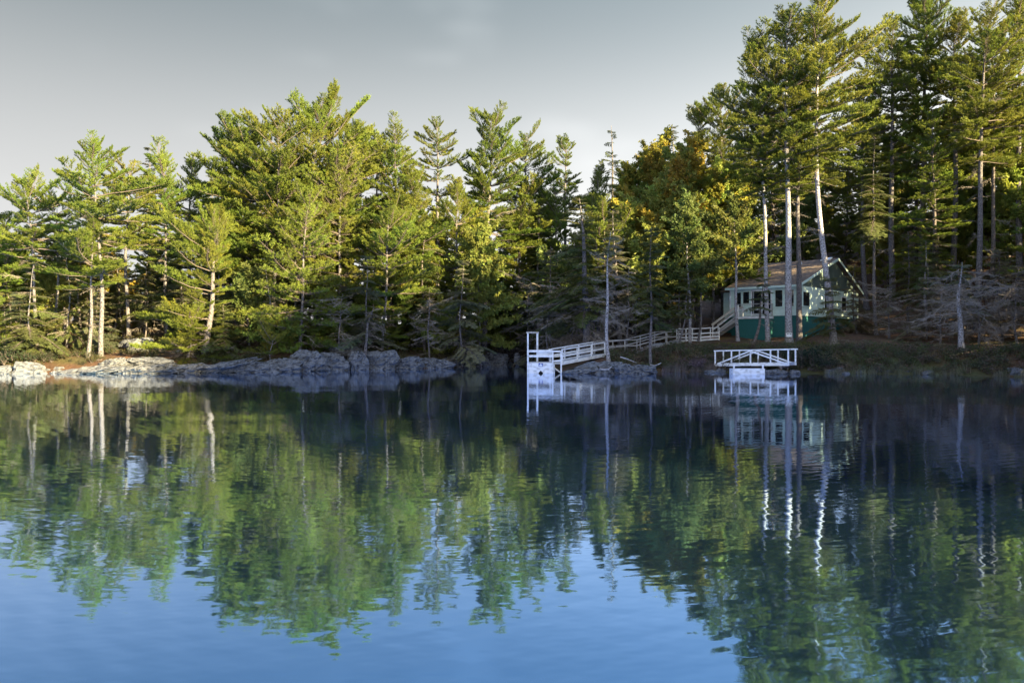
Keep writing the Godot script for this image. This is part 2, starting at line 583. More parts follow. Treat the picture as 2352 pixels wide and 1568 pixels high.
func build_rocks() -> void:
	var low := "bare rocks along the left shore"
	rock("boulder", "small half-round boulder in the water at the left picture edge", 12, 44.9, Vector3(0.75, 0.6, 0.7), 0.05, 10, 8, 1, 0.4, 0, low)
	rock("boulder", "steep wedge-shaped boulder standing alone near the left picture edge", 66, 45.2, Vector3(1.0, 0.85, 0.9), 0.1, 30, -12, 2, 0.45, 0, low)
	rock("rock_slab", "long low slab sloping into the water, leftmost of the pale ledge", 215, 45.2, Vector3(2.6, 0.5, 1.3), 0.08, 4, 7, 3, 0.75, 1.0, low)
	rock("rock_slab", "pale rounded hump rising behind the leftmost slab of the ledge", 262, 46.1, Vector3(1.2, 0.62, 0.9), 0.42, -10, 10, 4, 0.4, 0.6, low)
	rock("rock_slab", "broad pale slab with cracked edge, middle of the low ledge", 335, 45.3, Vector3(2.5, 0.55, 1.1), 0.1, -3, 4, 5, 0.7, 1.0, low)
	rock("rock_slab", "domed pale slab on top of the low ledge below the pines", 350, 46.4, Vector3(1.9, 0.55, 0.9), 0.55, 6, -3, 6, 0.45, 0.6, low)
	rock("boulder", "grey lichen-covered boulder under the pines, up from the low ledge", 322, 50.2, Vector3(0.95, 0.75, 0.8), 1.75, 20, 5, 7, 0.6, 0, low)
	rock("boulder", "flat dark boulder leaning behind the lichen-covered boulder", 300, 51.0, Vector3(1.3, 0.5, 0.8), 1.8, -15, -8, 107, 0.6, 0.4, low)
	rock("rock_slab", "stack of thin broken layers at the right end of the low ledge", 430, 45.9, Vector3(1.6, 0.5, 0.9), 0.2, 8, 5, 8, 0.8, 1.4, low)
	rock("rock_slab", "tilted dark slab with a straight top edge rising to the right", 520, 46.5, Vector3(2.3, 0.55, 1.1), 0.3, -4, 11, 9, 0.8, 1.2, low)
	rock("rock_slab", "low ledge lip at the water under the small bushy pine", 590, 46.9, Vector3(1.7, 0.6, 1.0), 0.2, 6, 4, 10, 0.7, 1.0, low)
	var cliff := "blocks of the blue-grey rock bank"
	rock("rock_bank", "jagged block at the left end of the blue-grey rock bank", 650, 47.9, Vector3(1.5, 0.95, 1.1), 0.3, 12, 6, 11, 0.7, 0.8, cliff)
	rock("rock_bank", "tall blue-grey block with upright face below the yellow pine", 712, 48.9, Vector3(1.5, 1.5, 1.2), 0.55, -14, 4, 12, 0.75, 0.5, cliff)
	rock("rock_bank", "squarish blue-grey block with a slanting crack, mid bank", 765, 49.9, Vector3(1.4, 1.2, 1.1), 0.5, 8, -6, 13, 0.75, 0.6, cliff)
	rock("rock_bank", "pale water-worn rib running down to the water in mid bank", 822, 50.6, Vector3(0.75, 1.6, 0.9), 0.4, 30, 14, 14, 0.6, 0.3, cliff)
	rock("rock_bank", "broken blue-grey shoulder under the leaning bleached trunk", 872, 51.6, Vector3(1.6, 1.25, 1.1), 0.55, -8, 5, 15, 0.7, 0.8, cliff)
	rock("rock_bank", "rounded upper step of the bank beside the bleached trunk", 800, 51.9, Vector3(1.5, 0.8, 1.0), 1.35, 14, -4, 16, 0.6, 0.5, cliff)
	rock("rock_bank", "overhanging dark block at a shadowed notch of the bank", 935, 52.6, Vector3(1.3, 0.9, 1.0), 0.35, -20, 8, 17, 0.7, 0.6, cliff)
	rock("rock_bank", "low grey block right of the shadowed notch", 1000, 53.9, Vector3(1.6, 0.85, 1.1), 0.25, 6, -7, 18, 0.6, 0.7, cliff)
	rock("rock_bank", "smooth sloping grey block beside a thin trunk at the water", 1050, 56.2, Vector3(1.4, 0.95, 1.1), 0.35, 12, 8, 19, 0.5, 0.4, cliff)
	rock("rock_bank", "big split block at the right end of the bank, left half", 1100, 58.5, Vector3(1.2, 1.15, 1.1), 0.45, 4, 3, 20, 0.8, 0.2, cliff)
	rock("rock_bank", "big split block at the right end of the bank, right half", 1140, 60.3, Vector3(1.1, 1.05, 1.1), 0.45, -6, -4, 21, 0.8, 0.2, cliff)
	rock("boulder", "small pale boulder in the dark cove behind the landing", 1189, 59.5, Vector3(0.4, 0.75, 0.4), 0.55, 0, 5, 22, 0.4)
	var point := "rocks on the point by the ramp"
	rock("boulder", "pale wedge boulder under the foot of the white ramp", 1352, 45.6, Vector3(1.1, 0.55, 0.9), 0.25, 10, 16, 23, 0.6, 0.3, point)
	rock("rock_slab", "flat pale slab in the water between landing and point", 1336, 44.7, Vector3(1.25, 0.32, 0.7), 0.08, 0, 6, 24, 0.6, 0.5, point)
	rock("boulder", "blocky pale boulder at the tip of the point", 1430, 44.5, Vector3(0.75, 0.6, 0.65), 0.22, 22, -18, 25, 0.75, 0.2, point)
	rock("boulder", "long grey boulder right of the blocky pale one", 1474, 44.9, Vector3(1.0, 0.5, 0.7), 0.2, -8, -6, 26, 0.5, 0.3, point)
	rock("boulder", "mossy hump below the thin bare tree on the point", 1395, 45.5, Vector3(1.0, 0.6, 0.8), 0.3, 5, 0, 27, 0.5, 0.2, point)
	rock("boulder", "fist-like white stone wedged between boulders on the point", 1445, 44.0, Vector3(0.14, 0.17, 0.14), 0.25, 0, 0, 28, 0.3, 0, point)
	rock("boulder", "small round stone at the water left of the stored truss bridge", 1634, 46.0, Vector3(0.3, 0.2, 0.25), 0.03, 0, 0, 29, 0.4)
	rock("boulder", "pale stone at the water right of the stored truss bridge", 1826, 44.4, Vector3(0.4, 0.25, 0.3), 0.05, 0, 0, 30, 0.4)
	rock("rock_slab", "dark flat rock under the right end of the stored truss bridge", 1778, 44.4, Vector3(0.9, 0.3, 0.7), 0.05, 10, 6, 31, 0.6, 0.5)
	rock("boulder", "bright jagged rock at the water by the right picture edge", 2340, 40.9, Vector3(0.6, 0.5, 0.6), 0.1, 0, -15, 32, 0.7)
	rock("boulder", "low grey rock just left of the bright jagged one", 2296, 41.5, Vector3(0.45, 0.25, 0.4), 0.08, 0, 5, 33, 0.5)
	# loose broken stones along the water: real pieces, but too many and small to tell apart
	var where := []
	var tints := []
	for i in 300:
		var u := rng.randf_range(100, 2352)
		var x0 := across(u, 46)
		var d := 36.0
		while inland(x0, d) < 0.0 and d < 66.0: d += 0.3
		d += rng.randf_range(-0.35, 0.9)
		if u > 1500.0 and rng.randf() < 0.6: continue
		var s := rng.randf_range(0.07, 0.24) * pow(rng.randf(), 0.6) * 1.5
		var b := Basis.from_euler(Vector3(rng.randf() * 0.5, rng.randf() * TAU, rng.randf() * 0.5)).scaled(Vector3(s * 1.5, s * 0.8, s))
		where.push_back(Transform3D(b, Vector3(x0, height(x0, d) + s * 0.2, -d)))
		tints.push_back(Color.WHITE)
	var o := copies("rubble", rock_mesh(Vector3.ONE, 55, 0.7, 0.0), where, tints, self)
	tag(o, "small broken stones scattered along the waterline", "", "", "stuff")

# ==================================================================== trees: boughs
func tuft(b: Buf, p: Vector3, dir: Vector3, long: float, wide: float, count: int, spread: float, col: Color, r: RandomNumberGenerator) -> void:
	for i in count:
		var w := (dir + Vector3(r.randfn(), r.randfn(), r.randfn()) * spread).normalized()
		var side := w.cross(Vector3(r.randfn(), r.randfn(), r.randfn())).normalized() * wide * 0.5
		var k := r.randf_range(0.75, 1.25)
		var start := p - w * long * 0.15
		b.tri(start - side, start + side, p + w * long * r.randf_range(0.7, 1.1), Color(col.r * k, col.g * k, col.b * k))

func twig_line(b: Buf, a: Vector3, c: Vector3, r0: float, r1: float, col := Color.WHITE) -> void:
	b.tube(PackedVector3Array([a, c]), PackedFloat32Array([r0, r1]), 3, col)

func finish(wood: Buf, wood_mat: Material, green: Buf, green_mat: Material) -> ArrayMesh:
	var m := ArrayMesh.new()
	wood.surface(m, wood_mat)
	green.surface(m, green_mat)
	return m

# a 3 m pine bough along +x: side twigs in flat sprays, needle tufts turned up
func pine_bough(seed_: int, clump: bool) -> ArrayMesh:
	var r := RandomNumberGenerator.new()
	r.seed = seed_
	var wood := Buf.new()
	var green := Buf.new()
	var pts := PackedVector3Array()
	var rad := PackedFloat32Array()
	var bend := r.randf_range(0.1, 0.22)
	var sway := r.randf_range(-0.25, 0.25)
	for i in 9:
		var t := i / 8.0
		pts.push_back(Vector3(3.0 * t, 3.0 * (-0.07 * t + bend * t * t) + r.randf_range(-0.03, 0.03), sway * sin(t * 3.0) + r.randf_range(-0.04, 0.04)))
		rad.push_back(lerpf(0.034, 0.007, t))
	wood.tube(pts, rad, 5, Color.WHITE)
	var t := 0.2 + r.randf() * 0.06
	var hand := 1.0
	while t < 1.0:
		var f := t * 8.0
		var i := mini(int(f), 7)
		var p := pts[i].lerp(pts[i + 1], f - i)
		var axis := (pts[i + 1] - pts[i]).normalized()
		var side := axis.cross(Vector3.UP).normalized() * hand
		var open := deg_to_rad(r.randf_range(38, 68))
		var dir := (axis * cos(open) + side * sin(open) + Vector3.UP * r.randf_range(0.0, 0.38)).normalized()
		var long := (1.05 * pow(1.0 - t, 0.6) + 0.22) * r.randf_range(0.6, 1.25)
		if t < 0.4: long *= 0.55
		var q := p + dir * long + Vector3.UP * long * 0.12
		twig_line(wood, p, q, 0.011, 0.004)
		var shade := r.randf_range(0.78, 1.2)
		var s := 0.3 if not clump else 0.55
		while s <= 1.01:
			var at := p.lerp(q, s)
			var old := r.randf() < 0.14
			var col := Color(1.0, 1.0, 1.0) if not old else Color(1.5, 1.15, 0.7)
			col = Color(col.r * shade, col.g * shade, col.b * shade)
			if clump:
				tuft(green, at + Vector3(r.randfn(), r.randfn(), r.randfn()) * 0.04, (dir + Vector3.UP * 0.7).normalized(), 0.21, 0.042, 16, 0.75, col, r)
			else:
				tuft(green, at, (dir * 0.8 + Vector3.UP * 0.65).normalized(), 0.2, 0.045, 13, 0.5, col, r)
				if r.randf() < 0.75:
					var off := (side * -hand * r.randf_range(-1, 1) + axis).normalized() * 0.13
					tuft(green, at + off, (dir * 0.6 + Vector3.UP * 0.8).normalized(), 0.19, 0.04, 10, 0.5, col, r)
			s += (0.15 if not clump else 0.13) / maxf(long, 0.2)
		t += r.randf_range(0.022, 0.05)
		hand = -hand
	var e := pts[8]
	for k in 5:
		tuft(green, e.lerp(pts[7], k * 0.2), (Vector3.RIGHT + Vector3.UP * 0.6).normalized(), 0.2, 0.036, 12, 0.45, Color.WHITE, r)
	return finish(wood, mats.twig, green, mats.needle)

# a 3 m hemlock bough: flat feathery sprays with drooping tips
func hemlock_bough(seed_: int) -> ArrayMesh:
	var r := RandomNumberGenerator.new()
	r.seed = seed_
	var wood := Buf.new()
	var green := Buf.new()
	var pts := PackedVector3Array()
	var rad := PackedFloat32Array()
	var droop := r.randf_range(0.14, 0.26)
	for i in 9:
		var t := i / 8.0
		pts.push_back(Vector3(3.0 * t, 3.0 * (0.05 * t - droop * t * t), r.randf_range(-0.05, 0.05)))
		rad.push_back(lerpf(0.026, 0.005, t))
	wood.tube(pts, rad, 4, Color.WHITE)
	var t := 0.12
	var hand := 1.0
	while t < 1.0:
		var f := t * 8.0
		var i := mini(int(f), 7)
		var p := pts[i].lerp(pts[i + 1], f - i)
		var axis := (pts[i + 1] - pts[i]).normalized()
		var side := axis.cross(Vector3.UP).normalized() * hand
		var open := deg_to_rad(r.randf_range(45, 70))
		var dir := (axis * cos(open) + side * sin(open)).normalized()
		var long := (0.95 * pow(1.0 - t, 0.7) + 0.2) * r.randf_range(0.5, 1.2)
		var q := p + dir * long + Vector3.DOWN * long * r.randf_range(0.08, 0.35)
		twig_line(wood, p, q, 0.008, 0.003)
		var shade := r.randf_range(0.75, 1.25)
		if r.randf() > 0.12:
			var s := 0.15
			while s <= 1.0:
				var at := p.lerp(q, s)
				var across_ := dir.cross(Vector3.UP).normalized()
				for h in [-1.0, 1.0]:
					var w: Vector3 = (dir * 0.75 + across_ * h * r.randf_range(0.5, 1.1) + Vector3.UP * r.randf_range(-0.45, 0.25)).normalized()
					var l := r.randf_range(0.13, 0.25)
					var sd := w.cross(Vector3(r.randfn() * 0.4, 1, r.randfn() * 0.4)).normalized() * 0.036
					var k := shade * r.randf_range(0.75, 1.25)
					green.tri(at - sd, at + sd, at + w * l, Color(k, k, k))
				s += 0.045 / maxf(long, 0.2)
		t += r.randf_range(0.016, 0.036)
		hand = -hand
	return finish(wood, mats.twig, green, mats.needle)

# a bare 3 m limb with fine dead twigs
func dead_bough(seed_: int) -> ArrayMesh:
	var r := RandomNumberGenerator.new()
	r.seed = seed_
	var wood := Buf.new()
	var pts := PackedVector3Array()
	var rad := PackedFloat32Array()
	var droop := r.randf_range(-0.05, 0.2)
	for i in 9:
		var t := i / 8.0
		pts.push_back(Vector3(3.0 * t, 3.0 * (0.06 * t - droop * t * t) + r.randf_range(-0.05, 0.05), r.randf_range(-0.1, 0.1)))
		rad.push_back(lerpf(0.026, 0.005, t))
	wood.tube(pts, rad, 4, Color.WHITE)
	for k in 38:
		var f := r.randf_range(0.15, 1.0) * 7.99
		var i := int(f)
		var p := pts[i].lerp(pts[i + 1], f - i)
		var dir := (Vector3.RIGHT * r.randf_range(0.2, 1.0) + Vector3(0, r.randf_range(-0.75, 0.35), r.randf_range(-1, 1))).normalized()
		var long := r.randf_range(0.25, 1.0) * (1.15 - f / 9.0)
		var q := p + dir * long
		var g := r.randf_range(0.7, 1.25)
		var col := Color(g, g, g)
		twig_line(wood, p, q, 0.011, 0.005, col)
		for j in 4:
			var at := p.lerp(q, r.randf_range(0.25, 1.0))
			var w := (dir + Vector3(r.randfn(), r.randfn() - 0.35, r.randfn()) * 0.7).normalized()
			twig_line(wood, at, at + w * long * r.randf_range(0.2, 0.5), 0.007, 0.004, col)
	return wood.mesh(mats.dead_twig)

# a 3 m leafy branch
func leaf_bough(seed_: int) -> ArrayMesh:
	var r := RandomNumberGenerator.new()
	r.seed = seed_
	var wood := Buf.new()
	var green := Buf.new()
	var pts := PackedVector3Array()
	var rad := PackedFloat32Array()
	for i in 9:
		var t := i / 8.0
		pts.push_back(Vector3(3.0 * t, 3.0 * (0.1 * t - 0.12 * t * t) + r.randf_range(-0.06, 0.06), r.randf_range(-0.12, 0.12)))
		rad.push_back(lerpf(0.028, 0.005, t))
	wood.tube(pts, rad, 4, Color.WHITE)
	for k in 30:
		var f := r.randf_range(0.2, 1.0) * 7.99
		var i := int(f)
		var p := pts[i].lerp(pts[i + 1], f - i)
		var dir := (Vector3.RIGHT * r.randf_range(0.2, 1.0) + Vector3(0, r.randf_range(-0.3, 0.7), r.randf_range(-1, 1))).normalized()
		var long := r.randf_range(0.3, 0.95)
		var q := p + dir * long
		twig_line(wood, p, q, 0.008, 0.003)
		var shade := r.randf_range(0.75, 1.25)
		for j in 13:
			var at := p.lerp(q, r.randf_range(0.25, 1.05)) + Vector3(r.randfn(), r.randfn(), r.randfn()) * 0.09
			var up := (Vector3.UP * 0.7 + Vector3(r.randfn(), r.randfn(), r.randfn()) * 0.6).normalized()
			var a := up.cross(Vector3(r.randfn(), r.randfn(), r.randfn())).normalized()
			var c := a.cross(up)
			var l := r.randf_range(0.11, 0.17)
			var k2 := shade * r.randf_range(0.75, 1.25)
			var col := Color(k2 * r.randf_range(0.85, 1.2), k2, k2)
			var dip := up * l * 0.35
			green.tri(at - a * l, at + c * l * 0.6 - dip, at + a * l * 1.1, col)
			green.tri(at - a * l, at + a * l * 1.1, at - c * l * 0.6 - dip, col)
	return finish(wood, mats.twig, green, mats.leaf)

func make_boughs() -> void:
	for kind in ["pine", "clump", "hemlock", "dead", "leaf"]:
		boughs[kind] = []
		for i in 5:
			match kind:
				"pine": boughs[kind].push_back(pine_bough(100 + i, false))
				"clump": boughs[kind].push_back(pine_bough(200 + i, true))
				"hemlock": boughs[kind].push_back(hemlock_bough(300 + i))
				"dead": boughs[kind].push_back(dead_bough(400 + i))
				"leaf": boughs[kind].push_back(leaf_bough(500 + i))

# ==================================================================== trees
# foliage colours, linear
const GREEN := {
	"pine": [0.150, 0.186, 0.030], "hemlock": [0.115, 0.140, 0.046], "lichen": [0.165, 0.165, 0.095],
	"maple": [0.225, 0.265, 0.060], "orange": [0.27, 0.205, 0.036], "amber": [0.29, 0.250, 0.040], "oak": [0.130, 0.160, 0.045],
}

# o: u, d, top u, top v, kind of bough, colour, base of the crown (share of height), reach in metres, radius, bark, dead limbs, lean
func tree(called: String, label: String, category: String, u: float, d: float, tu: float, tv: float, kind: String, colour: String, low: float, reach: float, seed_: int, o := {}, group := "") -> Node3D:
	var r := RandomNumberGenerator.new()
	r.seed = seed_ * 101 + 13
	var x := across(u, d)
	var y := height(x, d) - 0.12
	if o.has("x"):
		x = o.x
		y = height(x, d) - 0.12
	if o.has("y"): y = o.y
	var base := Vector3(x, y, -d)
	var top := spot(tu, tv, d) - base
	if o.has("tall"): top = Vector3(0, o.tall, 0)
	if o.has("toward"): top.z += o.toward
	top.y = maxf(top.y - (0.45 if kind == "hemlock" else 1.0), 1.6)
	var h := top.y
	var root := thing(called, label, category, base, 0.0, group)
	if called != "unseen_bay_pine": tell_apart(root, label, d)
	if kind == "pine" or kind == "clump":
		reach *= 1.12 if u < 1650.0 else 0.95
		if u > 480.0 and u < 1650.0: low = maxf(low - 0.05, 0.05)
	var rad: float = o.get("radius", clampf(h * 0.0115, 0.05, 0.3))
	# trunk: a slightly bent, tapering tube with a flared foot
	var n := 16
	var pts := PackedVector3Array()
	var rads := PackedFloat32Array()
	var bow: float = o.get("bow", r.randf_range(-0.25, 0.25))
	var bow_z := r.randf_range(-0.25, 0.25)
	for i in n + 1:
		var t := float(i) / n
		var p := Vector3(top.x * t, h * t, top.z * t)
		p.x += bow * sin(t * PI) + 0.05 * sin(t * 11.0 + seed_)
		p.z += bow_z * sin(t * PI)
		pts.push_back(p)
		var flare := 1.0 + 0.55 * pow(maxf(0.0, 1.0 - t * h / 0.9), 2.0)
		rads.push_back(maxf(rad * pow(1.0 - t * 0.97, 0.75) * flare, 0.012))
	# a denser foot so that the flare shows
	pts.insert(1, pts[0].lerp(pts[1], 0.3))
	rads.insert(1, rad * 1.12)
	var tb := Buf.new()
	tb.tube(pts, rads, 9, Color.WHITE)
	put("trunk", tb.mesh(mats[o.get("bark", "bark")]), root)
	var along := func(t: float) -> Vector3:
		var f := clampf(t, 0.0, 1.0) * n
		var i := mini(int(f), n - 1)
		var a := pts[i + 1] if i > 0 else pts[0]
		return a.lerp(pts[i + 2], f - i)
	# live boughs
	var g: Array = GREEN[colour]
	var other: Array = GREEN[o.get("mixed", colour)]
	var own_red := r.randf_range(0.86, 1.16)        # every tree has its own shade of the colour
	var own := r.randf_range(0.88, 1.12)
	var where := [[], []]
	var tints := [[], []]
	var dead_where := []
	var dead_tints := []
	var t := low
	var gap: float = o.get("gap", 0.72 if kind == "pine" or kind == "clump" else 0.44) / h
	var lop := r.randf() * TAU                       # the side where boughs grow longer
	if o.has("lop"): lop = o.lop
	var lop_by: float = o.get("lop_by", 0.25)
	var full: float = o.get("full", 1.0)
	while t < 0.995:
		var k := (t - low) / (1.0 - low)
		var profile := 1.0
		match kind:
			"pine", "clump": profile = ((0.6 + 0.4 * smoothstep(0.0, 0.25, k)) * pow(1.0 - k, 0.42) + 0.18) * r.randf_range(0.5, 1.2)
			"hemlock": profile = (0.7 + 0.3 * smoothstep(0.0, 0.15, k)) * pow(1.0 - k, 0.85) + 0.06
			"leaf": profile = sqrt(maxf(0.0, 1.0 - pow(k * 1.5 - 0.6, 2.0))) * 0.95 + 0.12
		var count := 4 if kind == "hemlock" else 3
		if kind == "leaf": count = 4
		if r.randf() < 0.5: count += 1
		if kind == "pine" or kind == "clump": count += 4
		var thin: float = 1.0 if k > 0.3 else lerpf(0.55, 1.0, k / 0.3)
		var turn := r.randf() * TAU
		for i in count:
			if r.randf() > thin * full: continue
			var a := turn + TAU * i / count + r.randf_range(-0.5, 0.5)
			var long := reach * profile * r.randf_range(0.55, 1.2) * minf((1.0 + lop_by * cos(a - lop)) * (1.0 + 0.25 * cos(2.0 * a + lop * 3.0 + t * 9.0)), 1.3)
			var up := 0.0
			match kind:
				"pine", "clump": up = lerpf(-5.0, 55.0, pow(k, 1.8)) + r.randfn(0, 8)
				"hemlock": up = lerpf(-14.0, 30.0, k * k) + r.randfn(0, 6)
				"leaf": up = lerpf(8.0, 62.0, k) + r.randfn(0, 10)
			up = deg_to_rad(up)
			var dir := Vector3(cos(a) * cos(up), sin(up), sin(a) * cos(up))
			var z := dir.cross(Vector3.UP).normalized()
			var s := maxf(long / 3.0, 0.18)
			var fat := clampf(s, 0.45, 1.15) / s       # short boughs keep their needles' size
			var basis := Basis(dir * s, z.cross(dir) * s * lerpf(1.0, fat, 0.7), z * s * lerpf(1.0, fat, 0.7))
			basis = basis * Basis(Vector3.RIGHT, r.randfn(0, 0.22))
			var which := r.randi() % 2
			where[which].push_back(Transform3D(basis, along.call(t + r.randf_range(-0.16, 0.16) * gap)))
			var m := r.randf_range(0.8, 1.22)
			var warm := r.randf_range(0.88, 1.14)
			var gg: Array = other if r.randf() < 0.45 else g
			tints[which].push_back(Color(gg[0] * m * warm * own_red * own, gg[1] * m * own, gg[2] * m * own))
		t += gap * r.randf_range(0.7, 1.3)
	# bare limbs below the crown
	var bare: int = o.get("bare", 7)
	for i in bare:
		var tt: float = lerpf(o.get("bare_low", maxf(0.12, low * 0.3)), o.get("bare_high", minf(low + 0.2, 0.95)), r.randf())
		var a := r.randf() * TAU
		var up := deg_to_rad(r.randf_range(-28, 24))
		var dir := Vector3(cos(a) * cos(up), sin(up), sin(a) * cos(up))
		var z := dir.cross(Vector3.UP).normalized()
		var s: float = o.get("bare_reach", reach * 0.62) * r.randf_range(0.35, 1.05) / 3.0
		dead_where.push_back(Transform3D(Basis(dir * s, z.cross(dir) * s, z * s), along.call(tt)))
		var m := r.randf_range(0.6, 1.1)
		dead_tints.push_back(Color(m, m, m))
	var set_: Array = boughs[kind]
	for w in 2:
		if where[w].size():
			copies("crown", set_[(seed_ + w * 2) % 5], where[w], tints[w], root)
	if dead_where.size():
		copies("dead_branches", boughs.dead[seed_ % 5], dead_where, dead_tints, root)
	return root

# two trees that would share a label are told apart by which stands nearer
var labelled := {}
func tell_apart(o: Node3D, label: String, d: float) -> void:
	if labelled.has(label):
		var first: Node3D = labelled[label]
		var nearer := d < -first.position.z
		first.set_meta("label", ("farther " if nearer else "nearer ") + label)
		o.set_meta("label", ("nearer " if nearer else "farther ") + label)
	else:
		labelled[label] = o

func pine(label: String, u: float, d: float, tu: float, tv: float, colour: String, low: float, reach: float, seed_: int, o := {}, kind := "pine") -> Node3D:
	return tree("pine_tree", label, "tree", u, d, tu, tv, kind, colour, low, reach, seed_, o, "tall pines along the shore")

func hemlock(label: String, u: float, d: float, tu: float, tv: float, colour: String, low: float, reach: float, seed_: int, o := {}) -> Node3D:
	return tree("hemlock_tree", label, "tree", u, d, tu, tv, "hemlock", colour, low, reach, seed_, o, "feathery hemlocks among the pines")

func broadleaf(label: String, u: float, d: float, tu: float, tv: float, colour: String, low: float, reach: float, seed_: int, o := {}) -> Node3D:
	return tree("broadleaf_tree", label, "tree", u, d, tu, tv, "leaf", colour, low, reach, seed_, o, "leafy trees between the conifers")

func build_trees() -> void:
	# ---- left shore
	pine("flat-topped dark pine with forked pale stem, leftmost on the skyline", 82, 52, 62, 404, "pine", 0.5, 3.7, 1, {"lop_by": 0.4})
	pine("lower dark pine touching the left edge of the picture", 8, 55, 4, 470, "pine", 0.3, 3.2, 2)
	pine("thin pine with sparse crown between the flat-topped and the bushy-headed pine", 124, 54, 128, 430, "pine", 0.55, 2.8, 3, {"full": 0.8})
	pine("bushy-headed tall pine with straight trunk above the pale ledge", 232, 48.6, 206, 318, "pine", 0.56, 3.2, 4, {"lop": 0.0, "lop_by": 0.3, "bow": 0.3, "bare": 9})
	pine("slim grey-trunked pine just left of the bushy-headed one", 203, 48.2, 208, 470, "pine", 0.52, 2.4, 5, {"radius": 0.13})
	pine("golden-green pine right of the bushy-headed one, bare dark stem", 295, 54.5, 299, 350, "pine", 0.55, 3.3, 6, {"bare": 10})
	hemlock("thin spire of an open conifer peeking over the left skyline", 344, 68, 345, 328, "hemlock", 0.5, 2.4, 7, {"full": 0.6})
	pine("olive-green pine with rounded head left of the tall middle group", 380, 58, 377, 352, "pine", 0.45, 3.0, 8)
	pine("dark pine filling the dip left of the tall middle group", 438, 62, 440, 352, "pine", 0.4, 3.2, 9)
	pine("leaning pine with bare pale trunk and green boughs sweeping left", 470, 48.9, 492, 470, "pine", 0.12, 3.4, 10, {"radius": 0.22, "lop": PI, "lop_by": 0.55, "full": 0.85, "bow": 0.2})
	pine("young green pine low in front of the leaning pale trunk", 430, 47.9, 432, 690, "pine", 0.08, 2.1, 11, {"bare": 3, "radius": 0.07})
	pine("tall yellow-green pine with a ragged spike top, left of the double summit", 534, 58, 525, 268, "pine", 0.4, 4.0, 12)
	pine("dense yellow-green pine under the spike top", 570, 57, 572, 298, "pine", 0.35, 3.6, 13)
	pine("left summit of the middle group, broad lit pine with dark straight trunk", 622, 56, 641, 244, "pine", 0.33, 4.2, 14)
	pine("highest pine of the middle group, forked open crown against the sky", 730, 58, 736, 225, "pine", 0.36, 4.4, 15, {"lop": 0.0})
	pine("golden tufted pine reaching low over the blue-grey rocks", 690, 51.5, 706, 430, "pine", 0.14, 3.3, 16, {"bare": 10}, "clump")
	pine("yellow-green tufted pine right of the highest one", 775, 56, 780, 340, "pine", 0.25, 3.5, 17, {}, "clump")
	pine("dark-headed pine at the right foot of the middle group", 813, 64, 816, 303, "pine", 0.45, 3.2, 18)
	pine("small bushy bright pine hanging over the ledge", 622, 48.3, 628, 735, "pine", 0.05, 1.8, 19, {"bare": 2, "radius": 0.06})
	tree("dead_tree", "bare dead spire standing against the sky in the dip", "tree", 866, 62, 869, 307, "hemlock", "lichen", 0.97, 0.5, 20, {"bark": "dark_bark", "radius": 0.17, "bare": 60, "bare_low": 0.45, "bare_high": 0.97, "bare_reach": 1.7})
	pine("dark pine with upswept head right of the bare spire", 906, 62, 906, 283, "pine", 0.42, 3.0, 21)
	pine("bright green feathery young pine below the bare spire", 876, 54.5, 893, 430, "pine", 0.2, 2.7, 22)
	pine("pagoda-shaped pine with separate dark tiers", 998, 66, 1003, 253, "pine", 0.5, 3.4, 23, {"gap": 1.15})
	pine("olive pine between the upswept and the pagoda-shaped one", 950, 61, 951, 380, "pine", 0.3, 3.0, 24)
	pine("tallest pine left of the landing, broad dome with pale trunk", 1112, 65, 1134, 237, "pine", 0.42, 4.2, 25)
	pine("narrow dark pine on the right shoulder of the broad dome", 1207, 70, 1210, 283, "pine", 0.4, 3.0, 26)
	pine("olive pine below the pagoda-shaped one", 1050, 60, 1052, 395, "pine", 0.25, 3.1, 27)
	broadleaf("pale green sunlit sapling above the right end of the rock bank", 1105, 57.6, 1098, 515, "maple", 0.2, 2.3, 28, {"radius": 0.08})
	broadleaf("dark-leaved young oak behind the leaning pale trunk", 575, 52.5, 570, 610, "oak", 0.2, 2.2, 29, {"radius": 0.07})
	hemlock("grey twiggy hemlock over the middle of the rock bank", 838, 52.2, 842, 575, "lichen", 0.15, 2.6, 30, {"bare": 16, "full": 0.7})
	hemlock("grey-green hemlock sweeping down to the split block", 1062, 55.3, 1066, 590, "lichen", 0.12, 2.9, 31, {"bare": 14, "full": 0.75})
	hemlock("dim hemlock in the shade at the far left shore", 75, 48.0, 78, 590, "hemlock", 0.15, 2.6, 32, {"bare": 12, "full": 0.7})
	hemlock("shaded hemlock behind the slim grey trunk", 150, 51.5, 150, 560, "hemlock", 0.2, 2.7, 33, {"bare": 16, "full": 0.7})
	tree("dead_tree", "short bleached trunk leaning over the rock bank", "tree", 843, 51.2, 858, 690, "hemlock", "lichen", 0.9, 0.9, 34, {"bark": "bark", "radius": 0.16, "bow": -0.3, "bare": 18, "bare_reach": 2.0})
	for a in [[18, 61, 545, "low broad hemlock at the left picture edge"], [55, 66, 520, "low hemlock behind the leftmost pine's foot"], [118, 63, 550, "broad hemlock filling the shade near the far left shore"], [168, 68, 540, "hemlock in the gap left of the slim grey trunk"], [222, 62, 570, "hemlock deep behind the bushy-headed pine's foot"], [262, 66, 540, "hemlock in the gap right of the bushy-headed pine"], [352, 64, 560, "hemlock deep behind the domed slab"], [410, 63, 540, "hemlock in the gap left of the leaning pale trunk"]]:
		hemlock(a[3], a[0], a[1], a[0], a[2], "hemlock", 0.08, 3.4, 600 + int(a[0]), {"bark": "dark_bark"})
	# ---- middle, behind the landing
	pine("small round-headed pine alone on the skyline above the landing", 1298, 74, 1300, 300, "pine", 0.62, 2.5, 35)
